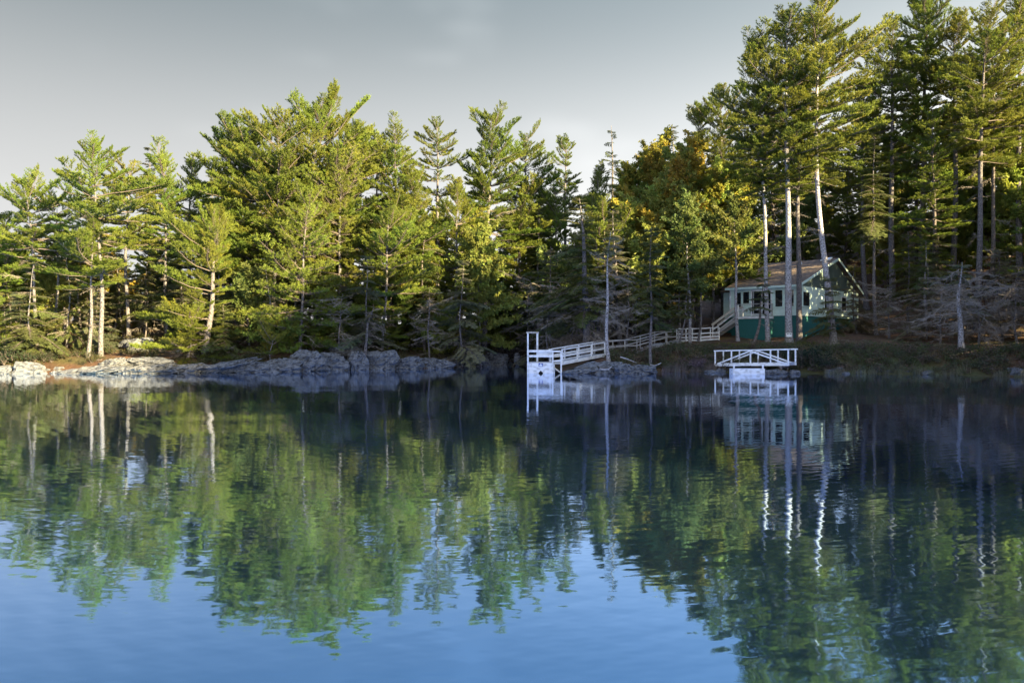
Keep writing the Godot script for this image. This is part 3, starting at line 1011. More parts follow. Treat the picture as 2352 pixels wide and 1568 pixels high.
	hemlock("open ladder-like spire alone on the skyline right of the round head", 1412, 76, 1404, 278, "hemlock", 0.45, 3.0, 36, {"full": 0.6, "gap": 0.6})
	hemlock("large hemlock with thick pale trunk behind the ramp", 1346, 51.2, 1332, 440, "hemlock", 0.24, 3.9, 37, {"radius": 0.3, "bare": 22, "lop": PI, "lop_by": 0.4, "full": 0.8, "bare_reach": 3.4, "bare_low": 0.14, "bare_high": 0.4})
	hemlock("slim hemlock trunk just right of the thick pale one", 1378, 54.5, 1372, 500, "hemlock", 0.35, 2.5, 38, {"radius": 0.17, "bare": 10})
	hemlock("hemlock with leaning grey foot behind the ramp's upper end", 1424, 54, 1408, 470, "lichen", 0.35, 2.6, 39, {"radius": 0.2, "bare": 10})
	tree("dead_tree", "thin bare pale tree standing on the rocky point", "tree", 1398, 45.9, 1402, 515, "hemlock", "lichen", 0.86, 0.9, 40, {"bark": "pale_bark", "radius": 0.13, "bare": 34, "bare_low": 0.35, "bare_high": 0.96, "bare_reach": 1.9, "y": 0.35})
	hemlock("dark slender hemlock at the water right of the rocky point", 1495, 46.8, 1494, 505, "hemlock", 0.32, 2.1, 41, {"radius": 0.1, "bare": 12, "y": 0.35})
	broadleaf("slim pale-stemmed birch left of the cabin stairs", 1587, 53.2, 1574, 450, "oak", 0.42, 1.9, 42, {"radius": 0.115, "bark": "pale_bark", "bare": 9})
	broadleaf("thin grey stem beside the slim pale birch", 1605, 56.0, 1612, 560, "oak", 0.5, 1.4, 43, {"radius": 0.09})
	broadleaf("orange and yellow maple on the skyline dip", 1505, 66, 1500, 340, "amber", 0.3, 3.3, 44, {"mixed": "orange"})
	broadleaf("yellow-orange maple left of the brighter orange one", 1446, 68, 1442, 372, "amber", 0.4, 2.6, 45, {"mixed": "maple"})
	broadleaf("yellow-green maple below the orange ones", 1520, 61, 1515, 430, "maple", 0.35, 2.6, 46, {"mixed": "amber"})
	broadleaf("bright leafy crown half hidden left of the cabin pines", 1690, 62, 1688, 430, "maple", 0.4, 2.6, 47)
	hemlock("ragged dark spire at the right of the orange maple", 1543, 72, 1545, 280, "hemlock", 0.45, 2.4, 48, {"full": 0.7})
	pine("yellow-green pine on the rising skyline left of the giants", 1606, 66, 1606, 238, "pine", 0.4, 3.2, 49)
	pine("dark shoulder pine just left of the giants", 1662, 64, 1656, 180, "pine", 0.42, 3.6, 50)
	broadleaf("oak-like tree in shade between maple and birch", 1560, 58, 1556, 520, "oak", 0.3, 2.3, 51)
	pine("olive pine rising from the dark cove", 1190, 67, 1192, 405, "pine", 0.2, 3.2, 73)
	hemlock("green hemlock filling the dip above the dark cove", 1235, 66, 1238, 450, "hemlock", 0.1, 3.2, 74)
	pine("olive pine filling the dip below the round-headed pine", 1276, 68, 1278, 415, "pine", 0.2, 3.0, 75)
	hemlock("grey-green hemlock hanging over the landing", 1268, 58, 1266, 560, "lichen", 0.1, 3.4, 76, {"bare": 14, "full": 0.8})
	pine("olive pine below the ladder-like spire", 1372, 67, 1374, 385, "pine", 0.25, 3.2, 77)
	broadleaf("golden maple low on the slope behind the bare tree on the point", 1462, 62, 1460, 455, "amber", 0.2, 2.6, 80, {"mixed": "maple"})
	broadleaf("yellow-green maple left of the slim pale birch", 1540, 60.5, 1538, 400, "maple", 0.25, 2.7, 81, {"mixed": "amber"})
	broadleaf("amber maple on the rising skyline right of the ragged dark spire", 1590, 63, 1588, 335, "maple", 0.3, 2.6, 82, {"mixed": "amber"})
	broadleaf("pale green maple above the walkway", 1500, 57.5, 1498, 520, "maple", 0.2, 2.4, 83)
	broadleaf("yellowing maple right of the slim pale birch", 1640, 62, 1640, 390, "maple", 0.3, 2.6, 84, {"mixed": "amber"})
	# ---- by the cabin
	broadleaf("pale slender birch trunk in front of the cabin's left end", 1694, 54.8, 1688, 452, "oak", 0.55, 1.8, 52, {"radius": 0.14, "bark": "pale_bark", "bare": 8})
	pine("pine with slightly bowed grey trunk in front of the cabin deck", 1764, 54.0, 1728, 75, "pine", 0.5, 3.9, 53, {"radius": 0.18, "bow": 0.25, "bark": "pale_bark"})
	pine("great pine with the thickest straight trunk, in front of the cabin corner", 1814, 52.6, 1806, 6, "pine", 0.5, 4.5, 54, {"radius": 0.27, "bark": "pale_bark", "bare": 16})
	pine("dark-trunked pine directly behind the thickest trunk", 1838, 54.6, 1842, 150, "pine", 0.55, 3.2, 55, {"radius": 0.23})
	pine("tall pine with crooked trunk rising past the cabin roof", 1918, 51.4, 1882, -20, "pine", 0.49, 4.6, 56, {"radius": 0.245, "bow": -0.6, "bark": "pale_bark", "bare": 10, "lop": 0.0})
	hemlock("low dark hemlock spreading before the cabin's side wall", 1902, 50.6, 1905, 612, "hemlock", 0.2, 1.9, 57, {"radius": 0.07, "bare": 10})
	hemlock("grey lichened hemlock at the back corner of the cabin", 1968, 58.5, 1966, 585, "lichen", 0.12, 2.2, 58, {"bare": 14, "full": 0.7, "radius": 0.07})
	hemlock("straight slim trunk right of the cabin's back corner", 2013, 57.5, 2009, 300, "hemlock", 0.5, 2.4, 59, {"radius": 0.15, "bare": 12})
	pine("massive dark pine rising behind the hillside, top out of the picture", 2118, 66, 2132, -40, "pine", 0.5, 4.6, 60, {"radius": 0.3, "bark": "dark_bark"})
	pine("tall straight pine near the right edge with long grey trunk", 2247, 55.5, 2262, 18, "pine", 0.55, 4.1, 61, {"radius": 0.25, "bare": 16})
	pine("reddish-barked pine close behind the long grey trunk", 2276, 58.5, 2280, 60, "pine", 0.55, 3.4, 62, {"radius": 0.2, "bark": "dark_bark", "bare": 10})
	pine("pine half cut off by the right picture edge", 2342, 60, 2344, -10, "pine", 0.5, 3.8, 63)
	pine("pine filling the skyline left of the massive dark one", 2050, 66, 2052, 40, "pine", 0.48, 3.8, 64)
	pine("smaller pine in the sky gap between the giants and the right group", 1990, 68, 1986, 160, "pine", 0.45, 3.0, 65)
	pine("pine between the massive dark one and the long grey trunk", 2190, 64, 2190, 30, "pine", 0.52, 3.8, 66)
	tree("dead_tree", "stout pale broken trunk at the water on the right bank", "tree", 2213, 44.6, 2210, 585, "hemlock", "lichen", 0.8, 1.2, 67, {"bark": "pale_bark", "radius": 0.19, "bare": 30, "bare_low": 0.25, "bare_high": 0.95, "bare_reach": 3.0})
	hemlock("grey twiggy hemlock on the bank left of the broken trunk", 2130, 52.5, 2132, 590, "lichen", 0.2, 2.6, 68, {"bare": 26, "full": 0.5})
	hemlock("grey twiggy hemlock right of the broken trunk", 2305, 49.5, 2300, 560, "lichen", 0.15, 3.0, 69, {"bare": 26, "full": 0.5})
	hemlock("slender trunk with dark boughs midway up the right bank", 2084, 57, 2088, 520, "hemlock", 0.35, 2.2, 70, {"bare": 12, "radius": 0.1})
	broadleaf("sunlit leafy sapling on the hillside right of the cabin", 2040, 70, 2040, 500, "maple", 0.2, 2.4, 71)
	broadleaf("pale leafy bush-like tree high on the right hillside", 2210, 66, 2206, 470, "maple", 0.25, 2.8, 72)

	# grey twiggy dead hemlocks: dense bare branches down to the bank
	for a in [["tangle of grey twigs on a small dead hemlock above the dark cove", 1215, 60.5, 620, 2.8], ["dead twiggy hemlock just behind the landing's post frame", 1262, 55.5, 640, 2.6], ["dead twiggy hemlock left of the thick pale trunk behind the ramp", 1308, 53.0, 610, 2.9], ["dead twiggy hemlock behind the ramp's middle", 1362, 52.0, 640, 2.4], ["thin dead hemlock with lilac-grey twigs above the walkway's start", 1440, 52.0, 600, 2.3], ["low dead hemlock spreading grey twigs right of the cabin's back corner", 2045, 55.0, 640, 2.6], ["dead twiggy hemlock between the slender trunk and the broken trunk", 2160, 50.5, 630, 2.9], ["dead hemlock with long drooping twigs just right of the broken trunk", 2252, 48.0, 640, 3.0], ["dead twiggy hemlock at the right picture edge above the jagged rock", 2338, 46.0, 600, 2.8], ["dead twiggy hemlock on the slope behind the long grey trunk", 2290, 57.0, 560, 2.8], ["bare grey hemlock hanging over the right part of the rock bank", 985, 54.6, 650, 2.4], ["bare grey hemlock over the squarish block in mid bank", 785, 51.4, 660, 2.2]]:
		tree("dead_tree", a[0], "tree", a[1], a[2], a[1] + 3, a[3], "hemlock", "lichen", 0.6, a[4] * 0.5, 900 + int(a[1]), {"bark": "bark", "radius": 0.075, "bare": 40, "bare_low": 0.15, "bare_high": 0.95, "bare_reach": a[4], "full": 0.5}, "grey dead hemlocks")

func skyline(u: float) -> float:
	var s := [[-200, 430], [0, 470], [150, 450], [200, 400], [300, 400], [400, 400], [480, 350], [640, 300], [760, 320], [850, 400], [900, 350], [1000, 340], [1130, 320], [1240, 390], [1400, 400], [1480, 380], [1560, 330], [1620, 280], [1700, 170], [1800, 90], [1950, 190], [2000, 190], [2060, 90], [2400, 60], [2700, 60]]
	for i in s.size() - 1:
		if u < s[i + 1][0]:
			return lerpf(s[i][1], s[i + 1][1], (u - s[i][0]) / float(s[i + 1][0] - s[i][0]))
	return 60.0

const ZONES := [[100, "behind the flat-topped leftmost pine"], [180, "near the far left shore"], [260, "behind the bushy-headed pine"], [330, "behind the lichen-covered boulder"], [420, "behind the broad pale slab"], [510, "behind the leaning pale trunk"], [600, "below the ragged spike top"], [680, "behind the left summit pine"], [760, "behind the golden tufted pine"], [840, "above the water-worn rib"], [920, "below the bare dead spire"], [1000, "above the shadowed notch"], [1080, "below the pagoda-shaped pine"], [1160, "above the big split block"], [1240, "above the dark cove"], [1320, "above the white landing"], [1390, "behind the thick pale hemlock trunk"], [1460, "behind the bare tree on the point"], [1540, "below the orange maple"], [1620, "left of the cabin stairs"], [1720, "above the cabin's wing"], [1830, "behind the cabin roof"], [1960, "beyond the cabin's gable"], [2060, "on the slope right of the cabin"], [2160, "around the massive dark pine"], [2280, "behind the stout broken trunk"], [9999, "at the right picture edge"]]

func zone(u: float) -> String:
	for z in ZONES:
		if u < z[0]: return z[1]
	return ""

func indoors(x: float, d: float) -> bool:
	return x > 13.5 and x < 34.5 and d > 51.5 and d < 71.5 and absf((x - 13.5) - (d - 51.5)) < 12.0

func build_fill() -> void:
	var r := RandomNumberGenerator.new()
	r.seed = 2024
	var rows := [[54.0, 60.0, 40, "near edge"], [60.0, 70.0, 50, "middle"], [71.0, 92.0, 80, "depths"]]
	var id := 100
	for row in rows:
		for i in row[2]:
			var u: float = lerpf(-60, 2420, (i + r.randf_range(0.1, 0.9)) / float(row[2]))
			var d: float = r.randf_range(row[0], row[1])
			var x := across(u, d)
			if inland(x, d) < 3.0 or indoors(x, d): continue
			if u > 2000.0 and d < 58.5: continue
			var tv := skyline(u) + r.randf_range(40, 170)
			if u < 480: tv += 50.0
			id += 1
			var pick := r.randf()
			var hue := r.randi() % 3
			if pick < 0.4:
				tree("wood_pine", "%s pine in the %s of the wood %s" % [["slim", "broad", "bushy"][hue], row[3], zone(u)], "tree", u, d, u + r.randf_range(-15, 15), tv, "pine", "pine", r.randf_range(0.25, 0.45) if d < 70.0 else r.randf_range(0.08, 0.3), [2.4, 3.6, 3.0][hue], id, {"bark": "dark_bark", "bare": 8}, "background pines in the wood")
			elif pick < 0.8:
				tree("wood_hemlock", "%s hemlock in the %s of the wood %s" % [["green", "broad green", "greyish"][hue], row[3], zone(u)], "tree", u, d, u + r.randf_range(-10, 10), minf(tv + r.randf_range(60, 220), 620.0), "hemlock", ["hemlock", "hemlock", "lichen"][hue], r.randf_range(0.08, 0.22) if u > 470.0 else r.randf_range(0.35, 0.5), [2.3, 3.4, 2.8][hue], id, {"bark": "dark_bark", "bare": 9}, "background hemlocks in the wood")
			else:
				tree("wood_broadleaf", "%s leafy tree, %s of the wood %s" % [["dark", "pale green", "amber"][hue], row[3], zone(u)], "tree", u, d, u + r.randf_range(-10, 10), minf(tv + r.randf_range(60, 180), 620.0), "leaf", ["oak", "maple", "amber"][hue], r.randf_range(0.15, 0.35), r.randf_range(2.3, 3.1), id, {"bark": "dark_bark", "bare": 3}, "background leafy trees in the wood")
	# low young growth under the front trees
	for i in 64:
		var u: float = lerpf(10, 2340, (i + r.randf()) / 64.0)
		var x := across(u, 50.0)
		var d := 40.0
		var want := r.randf_range(2.2, 7.5)
		while inland(x, d) < want and d < 72.0: d += 0.3
		if indoors(x, d) or u > 1330.0: continue
		if u > 110.0 and u < 470.0 and i % 5: continue
		u = 1176.0 + x / d * FOCAL
		id += 1
		var y := height(x, d)
		var tv := 784.0 - (y + r.randf_range(1.8, 5.5) - EYE) / d * FOCAL
		var sort := r.randi() % 3
		var colour: String = [["hemlock", "hemlock", "lichen"], ["oak", "maple", "maple"], ["pine", "pine", "pine"]][sort][r.randi() % 3]
		tree("young_tree", "%s %s young %s low in the undergrowth %s" % ["small" if i % 2 else "bushy", {"hemlock": "green", "lichen": "greyish", "oak": "dark-leaved", "maple": "pale green", "pine": "soft"}[colour], ["hemlock", "broadleaf", "pine"][sort], zone(u)], "tree", u, d, u + r.randf_range(-8, 8), tv, ["hemlock", "leaf", "pine"][sort], colour, 0.06, r.randf_range(1.3, 2.1), id, {"radius": 0.045, "bare": 3, "bark": "dark_bark", "gap": 0.3}, "young growth under the front trees")
	# slim stems seen through the wood
	for i in 46:
		var u: float = lerpf(20, 2330, (i + r.randf()) / 46.0)
		var d := r.randf_range(50.5, 60.0)
		var x := across(u, d)
		if inland(x, d) < 3.5 or indoors(x, d): continue
		id += 1
		var tone := r.randi() % 3
		tree("sapling_tree", "slim %s stem with a few twigs %s" % [["grey", "dark", "pale"][tone], zone(u)], "tree", u, d, u + r.randf_range(-25, 25), r.randf_range(520, 640), "hemlock", "hemlock", 0.5, 1.6, id, {"bark": ["bark", "dark_bark", "pale_bark"][tone], "radius": r.randf_range(0.06, 0.13), "bare": 8, "bare_reach": 1.4}, "slim stems inside the wood")
	# the wood goes on to the right and the shore bends round the bay: unseen pines added there, sized to shade the lower shore
	for i in 64:
		var d := lerpf(-40.0, 72.0, (i % 32) / 31.0) + r.randf_range(-1.3, 1.3)
		var x := maxf(d * 0.715 + 3.5, 30.0) + (0.0 if i < 32 else 6.0) + r.randf_range(0.0, 3.0)
		while inland(x, d) < 2.0 and x < 70.0: x += 0.5
		id += 1
		var tall := r.randf_range(25, 28) if d < 4.0 else r.randf_range(19, 22) if d < 24.0 else r.randf_range(12.5, 16) if d < 40.0 else r.randf_range(10.5, 14)
		tree("unseen_bay_pine", "tall unseen pine farther round the bay beyond the right edge", "tree", 0.0, d, 0.0, 0.0, "pine", "pine", 0.12, 4.0, id, {"bare": 4, "x": x, "tall": tall}, "pines round the bay")

# ==================================================================== undergrowth
func leaf_clump(seed_: int, leaves: int, size: float, leaf: float) -> ArrayMesh:
	var r := RandomNumberGenerator.new()
	r.seed = seed_
	var wood := Buf.new()
	var green := Buf.new()
	for k in 9:
		var dir := Vector3(r.randfn() * 0.5, 1.0, r.randfn() * 0.5).normalized()
		var q := dir * size * r.randf_range(0.6, 1.1)
		twig_line(wood, Vector3.ZERO, q, 0.008, 0.003)
		for j in leaves / 9:
			var at := q * r.randf_range(0.35, 1.05) + Vector3(r.randfn(), r.randfn() * 0.6, r.randfn()) * size * 0.2
			var up := (Vector3.UP + Vector3(r.randfn(), r.randfn(), r.randfn()) * 0.6).normalized()
			var a := up.cross(Vector3(r.randfn(), r.randfn(), r.randfn())).normalized()
			var c := a.cross(up)
			var l := leaf * r.randf_range(0.7, 1.3)
			var g := r.randf_range(0.7, 1.3)
			var col := Color(g, g, g)
			green.tri(at - a * l, at + c * l * 0.55, at + a * l, col)
			green.tri(at - a * l, at + a * l, at - c * l * 0.55, col)
	return finish(wood, mats.twig, green, mats.leaf)

func reed_clump(seed_: int) -> ArrayMesh:
	var r := RandomNumberGenerator.new()
	r.seed = seed_
	var b := Buf.new()
	for i in 26:
		var p := Vector3(r.randfn() * 0.14, 0, r.randfn() * 0.1)
		var h := r.randf_range(0.35, 1.0)
		var lean := Vector3(r.randfn() * 0.22, 0, r.randfn() * 0.16) * h
		var side := Vector3(r.randf_range(-1, 1), 0, r.randf_range(-1, 1)).normalized() * 0.011
		var mid := p + Vector3.UP * h * 0.6 + lean * 0.35
		var tip := p + Vector3.UP * h + lean
		var g := r.randf_range(0.7, 1.25)
		b.quad(p - side, mid - side * 0.8, mid + side * 0.8, p + side, Color(g, g, g))
		b.tri(mid - side * 0.8, tip, mid + side * 0.8, Color(g, g, g))
	return b.mesh(mats.leaf)

func scatter(called: String, label: String, meshes: Array, count: int, u0: float, u1: float, s0: float, s1: float, size0: float, size1: float, colours: Array, clumpy := 0.0) -> void:
	var where := []
	var tints := []
	for m in meshes:
		where.push_back([])
		tints.push_back([])
	for i in count:
		var u := rng.randf_range(u0, u1)
		var s := rng.randf_range(s0, s1)
		var x := across(u, 47.0)
		var d := 30.0
		while inland(x, d) < s and d < 80.0: d += 0.35
		x = across(u, 47.0)
		if x > 15.5 and x < 33.0 and d > 53.5 and d < 70.0: continue
		if clumpy > 0.0 and rough_noise.get_noise_2d(x * 5.0, d * 5.0 + 300.0) < rng.randf_range(-0.25, clumpy): continue
		var k := rng.randi() % meshes.size()
		var z := rng.randf_range(size0, size1)
		where[k].push_back(Transform3D(Basis.from_euler(Vector3(rng.randfn() * 0.12, rng.randf() * TAU, rng.randfn() * 0.12)).scaled(Vector3(z, z * rng.randf_range(0.8, 1.2), z)), Vector3(x, height(x, d) - 0.03, -d)))
		var c: Array = colours[rng.randi() % colours.size()]
		var g := rng.randf_range(0.75, 1.25)
		tints[k].push_back(Color(c[0] * g, c[1] * g, c[2] * g))
	for k in meshes.size():
		if where[k].size():
			var o := copies(called, meshes[k], where[k], tints[k], self)
			tag(o, label, "", "", "stuff")

func build_cover() -> void:
	var bushes := [leaf_clump(1, 72, 0.5, 0.05), leaf_clump(2, 72, 0.6, 0.055)]
	scatter("undergrowth", "low dark huckleberry brush on the bank in front of the cabin", bushes, 1500, 1400, 2360, 0.2, 4.6, 0.55, 1.2, [[0.075, 0.10, 0.04], [0.10, 0.115, 0.045], [0.15, 0.10, 0.085], [0.085, 0.10, 0.06], [0.17, 0.13, 0.08]], 0.0)
	scatter("undergrowth", "ferny brush on the forest floor of the left shore", bushes, 1500, 0, 1250, 1.2, 12.0, 0.5, 1.3, [[0.075, 0.09, 0.03], [0.10, 0.09, 0.035], [0.06, 0.08, 0.03]], 0.15)
	scatter("undergrowth", "brush hanging over the blue-grey rock bank", bushes, 420, 440, 1190, 0.5, 2.6, 0.45, 1.1, [[0.10, 0.12, 0.045], [0.14, 0.12, 0.06], [0.085, 0.11, 0.04]], 0.1)
	scatter("grass", "yellow-green grass patch on the lawn before the cabin", [reed_clump(5)], 900, 1690, 1960, 2.6, 7.5, 0.18, 0.36, [[0.16, 0.19, 0.05], [0.2, 0.19, 0.06], [0.12, 0.16, 0.05]], 0.0)
	scatter("reeds", "pale reeds at the water right of the stored truss bridge", [reed_clump(7), reed_clump(8)], 120, 1860, 2352, -0.25, 0.4, 0.35, 0.75, [[0.22, 0.2, 0.14], [0.17, 0.17, 0.1]], -0.05)
	scatter("reeds", "thin pale reeds in the little cove left of the stored truss bridge", [reed_clump(9)], 60, 1520, 1640, -0.2, 0.4, 0.5, 0.8, [[0.22, 0.2, 0.17], [0.25, 0.2, 0.2]], -0.2)
	var sticks: Array = boughs.dead
	scatter("fallen_branches", "fallen grey branches lying on the forest floor", [sticks[0], sticks[1]], 130, 0, 2360, 1.0, 9.0, 0.25, 0.6, [[0.7, 0.66, 0.64]], 0.0)
	# single bushes that stand out
	var bush := func(label: String, u: float, d: float, size: float, col: Array, seed_: int) -> void:
		var x := across(u, d)
		var root := thing("shrub", label, "shrub", Vector3(x, height(x, d) - 0.05, -d), 0.0)
		var w := []
		var t := []
		var r := RandomNumberGenerator.new()
		r.seed = seed_
		for i in 16:
			var s := size * r.randf_range(0.7, 1.2)
			w.push_back(Transform3D(Basis.from_euler(Vector3(r.randfn() * 0.3, r.randf() * TAU, r.randfn() * 0.3)).scaled(Vector3(s, s, s)), Vector3(r.randfn() * size * 0.4, r.randf() * size * 0.25, r.randfn() * size * 0.3)))
			var g := r.randf_range(0.75, 1.25)
			t.push_back(Color(col[0] * g, col[1] * g, col[2] * g))
		copies("foliage", bushes[seed_ % 2], w, t, root)
	bush.call("purple-grey leafless-looking bush at the cove left of the stored truss bridge", 1600, 47.3, 1.15, [0.16, 0.11, 0.13], 3)
	bush.call("dense dark green bush behind the right end of the stored truss bridge", 1850, 46.0, 1.5, [0.03, 0.05, 0.03], 4)
	bush.call("dark rounded bush at the water right of the stored truss bridge", 1890, 45.2, 1.25, [0.035, 0.05, 0.03], 5)
	bush.call("dark brush at the water's edge in the left corner of the shore", 20, 46.2, 1.6, [0.04, 0.06, 0.03], 6)
	bush.call("dark brush left of the wedge-shaped boulder", 110, 46.9, 1.0, [0.05, 0.06, 0.03], 7)
	bush.call("shadowy purple brush in the dark cove left of the landing", 1185, 62.5, 2.4, [0.06, 0.05, 0.05], 8)

# ==================================================================== cabin
func window(parent: Node3D, at: Vector3, size: Vector2, basis: Basis, trim: float, m: Material, split := 0) -> void:
	# frame boards stand 3 cm proud of the wall, the pane lies back between them
	var f := Buf.new()
	var w := size.x
	var h := size.y
	f.box(at + basis * Vector3(0, h / 2 + trim / 2, 0), Vector3(w + trim * 2, trim, 0.07), basis, Color.WHITE)
	f.box(at + basis * Vector3(0, -h / 2 - trim / 2, 0.01), Vector3(w + trim * 2.4, trim, 0.1), basis, Color.WHITE)
	for s in [-1.0, 1.0]:
		f.box(at + basis * Vector3(s * (w / 2 + trim / 2), 0, 0), Vector3(trim, h, 0.06), basis, Color.WHITE)
	for i in split:
		f.box(at + basis * Vector3(w * (float(i + 1) / (split + 1) - 0.5), 0, -0.004), Vector3(trim * 0.8, h, 0.05), basis, Color.WHITE)
	var frame := put("window", f.mesh(m), parent)
	block("pane", at + basis * Vector3(0, 0, -0.008), Vector3(w, h, 0.02), mats.window_glass, frame, basis)

func build_cabin() -> void:
	var d := 56.0
	var at := Vector3(across(1832, d), 0, -d)
	var turn := atan2(-0.690, 0.724)
	var c := thing("cabin", "pale green wooden cabin with brown roof on the bank", "cabin", at, turn)
	var long := 5.6
	var deep := 14.0
	var y0 := 1.3
	var y1 := 4.04
	var y2 := 6.4
	var ridge := 8.0
	var yr := 9.0
	# walls and the dark green skirting below them
	for w in [["wall", y1, y2, 0.0, mats.siding], ["skirting", y0, y1, 0.06, mats.skirting]]:
		var a: float = w[1]
		var b: float = w[2]
		var k: float = w[3]
		block(w[0], Vector3(-long / 2, (a + b) / 2, -0.075 - k), Vector3(long - k * 2, b - a, 0.15), w[4], c)
		block(w[0], Vector3(-0.075 - k, (a + b) / 2, -deep / 2 - 0.075), Vector3(0.15, b - a, deep - 0.15 - k * 2), w[4], c)
		block(w[0], Vector3(-long + 0.075 + k, (a + b) / 2, -deep / 2 - 0.075), Vector3(0.15, b - a, deep - 0.15 - k * 2), w[4], c)
		block(w[0], Vector3(-long / 2, (a + b) / 2, -deep + 0.075 + k), Vector3(long - 0.3 - k * 2, b - a, 0.15), w[4], c)
		# the set-back wing at the left
		block(w[0], Vector3(-long - 0.6, (a + b) / 2 - (0.12 if a == y1 else 0.0), -1.3 - k), Vector3(1.2 - k * 2, b - a - (0.24 if a == y1 else 0.0), 0.15), w[4], c)
		block(w[0], Vector3(-long - 1.2 + 0.075 + k, (a + b) / 2 - (0.12 if a == y1 else 0.0), -4.0), Vector3(0.15, b - a - (0.24 if a == y1 else 0.0), 5.24), w[4], c)
	block("interior_floor", Vector3(-long / 2, y1 - 0.1, -deep / 2), Vector3(long - 0.4, 0.1, deep - 0.4), mats.grey_wood, c)
	# gable ends under the rakes
	for x in [-0.1, -long + 0.1]:
		var g := Buf.new()
		for s in [0.09, -0.09]:
			var p := Vector3(x + s, y2, -0.05)
			var q := Vector3(x + s, yr - 0.1, -ridge)
			var e := Vector3(x + s, y2, -deep + 0.05)
			if s > 0: g.tri(p, q, e, Color.WHITE)
			else: g.tri(p, e, q, Color.WHITE)
		put("gable", g.mesh(mats.gable), c)
	# roof slopes, with fascia and rake boards
	var over := 0.35
	var roof := func(za: float, ya: float, zb: float, yb: float, x0: float, x1: float, called: String) -> MeshInstance3D:
		var p := Vector3((x0 + x1) / 2, (ya + yb) / 2, (za + zb) / 2)
		var run := Vector3(0, yb - ya, zb - za)
		var z := run.normalized()
		var b := Basis(Vector3.RIGHT, Vector3.RIGHT.cross(z) * -1.0, z)
		if b.y.y < 0.0: b = Basis(Vector3.RIGHT * -1.0, b.y * -1.0, z)
		return block(called, p, Vector3(absf(x1 - x0), 0.14, run.length()), mats.roofing, c, b)
	var k := (yr - y2) / ridge
	roof.call(over, y2 - over * k + 0.09, -ridge, yr + 0.09, -long - 0.3, 0.32, "roof")
	roof.call(-deep - over, y2 + 0.02, -ridge - 0.02, yr + 0.086, -long - 0.3, 0.32, "roof")
	roof.call(-1.0, y2 - 0.16, -5.8, y2 + 0.75, -long - 1.5, -long - 0.31, "roof")
	timber("fascia", Vector3(-long - 0.3, y2 - over * k + 0.05, over + 0.02), Vector3(0.32, y2 - over * k + 0.05, over + 0.02), 0.03, 0.18, mats.siding, c)
	timber("rake_board", Vector3(0.34, y2 - over * k + 0.05, over), Vector3(0.34, yr + 0.05, -ridge), 0.03, 0.2, mats.siding, c)
	timber("rake_board", Vector3(0.34, y2 - 0.02, -deep - over), Vector3(0.34, yr + 0.05, -ridge - 0.02), 0.03, 0.2, mats.siding, c)
	# trim
	block("corner_board", Vector3(0.012, (y1 + y2) / 2 - 0.02, -0.02), Vector3(0.12, y2 - y1 - 0.1, 0.12), mats.white_paint, c)
	block("corner_board", Vector3(-long - 0.0, (y1 + y2) / 2 - 0.02, -0.02), Vector3(0.1, y2 - y1 - 0.1, 0.12), mats.white_paint, c)
	block("corner_board", Vector3(-long - 1.2, (y1 + y2) / 2 - 0.14, -1.26), Vector3(0.08, y2 - y1 - 0.3, 0.1), mats.siding, c)
	# windows: front
	var face := Basis.IDENTITY
	window(c, Vector3(-4.9, 5.39, 0.005), Vector2(0.5, 1.28), face, 0.07, mats.siding)
	window(c, Vector3(-4.2, 5.59, 0.005), Vector2(0.52, 0.94), face, 0.07, mats.siding)
	window(c, Vector3(-1.46, 5.42, 0.005), Vector2(0.58, 1.3), face, 0.07, mats.siding)
	window(c, Vector3(-0.55, 5.42, 0.005), Vector2(0.55, 1.3), face, 0.07, mats.siding)
	# right side
	var side := Basis(Vector3.UP, PI / 2)
	window(c, Vector3(0.005, 5.38, -1.75), Vector2(1.3, 1.1), side, 0.07, mats.siding)
	window(c, Vector3(0.005, 5.3, -6.2), Vector2(1.1, 1.1), side, 0.09, mats.white_paint)
	window(c, Vector3(0.005, 5.3, -10.2), Vector2(1.1, 1.1), side, 0.09, mats.white_paint)
	# glazed sliding door
	var f := Buf.new()
	var dc := Vector3(-2.9, 5.17, 0.01)
	var dw := 1.75
	var dh := 2.02
	f.box(dc + Vector3(0, dh / 2 - 0.06, 0), Vector3(dw, 0.12, 0.09), face, Color.WHITE)
	f.box(dc + Vector3(0, -dh / 2 + 0.05, 0), Vector3(dw, 0.1, 0.09), face, Color.WHITE)
	for s in [-1.0, 1.0]:
		f.box(dc + Vector3(s * (dw / 2 - 0.05), -0.01, 0), Vector3(0.1, dh - 0.22, 0.085), face, Color.WHITE)
	f.box(dc + Vector3(0.04, -0.01, 0), Vector3(0.09, dh - 0.22, 0.08), face, Color.WHITE)
	f.box(dc + Vector3(-0.66, -0.01, 0.004), Vector3(0.03, dh - 0.22, 0.05), face, Color.WHITE)
	var door := put("sliding_door", f.mesh(mats.white_paint), c)
	block("pane", dc + Vector3(-0.42, 0, -0.012), Vector3(0.85, dh - 0.2, 0.02), mats.window_glass, door)
	block("pane", dc + Vector3(0.46, 0, -0.016), Vector3(0.78, dh - 0.2, 0.02), mats.window_glass, door)
	# porch: deck, skirt, railing
	var dx0 := -4.25
	var dx1 := -1.95
	var dz := 1.45
	for i in 10:
		var z := 0.06 + i * 0.142
		block("deck_board", Vector3((dx0 + dx1) / 2, y1 - 0.03, z), Vector3(dx1 - dx0 + 0.1, 0.035, 0.13), mats.grey_wood, c)
	block("deck_beam", Vector3((dx0 + dx1) / 2, y1 - 0.14, dz - 0.02), Vector3(dx1 - dx0 + 0.1, 0.18, 0.06), mats.white_paint, c)
	block("deck_beam", Vector3(dx1 + 0.02, y1 - 0.14, dz / 2 - 0.03), Vector3(0.06, 0.18, dz - 0.06), mats.white_paint, c)
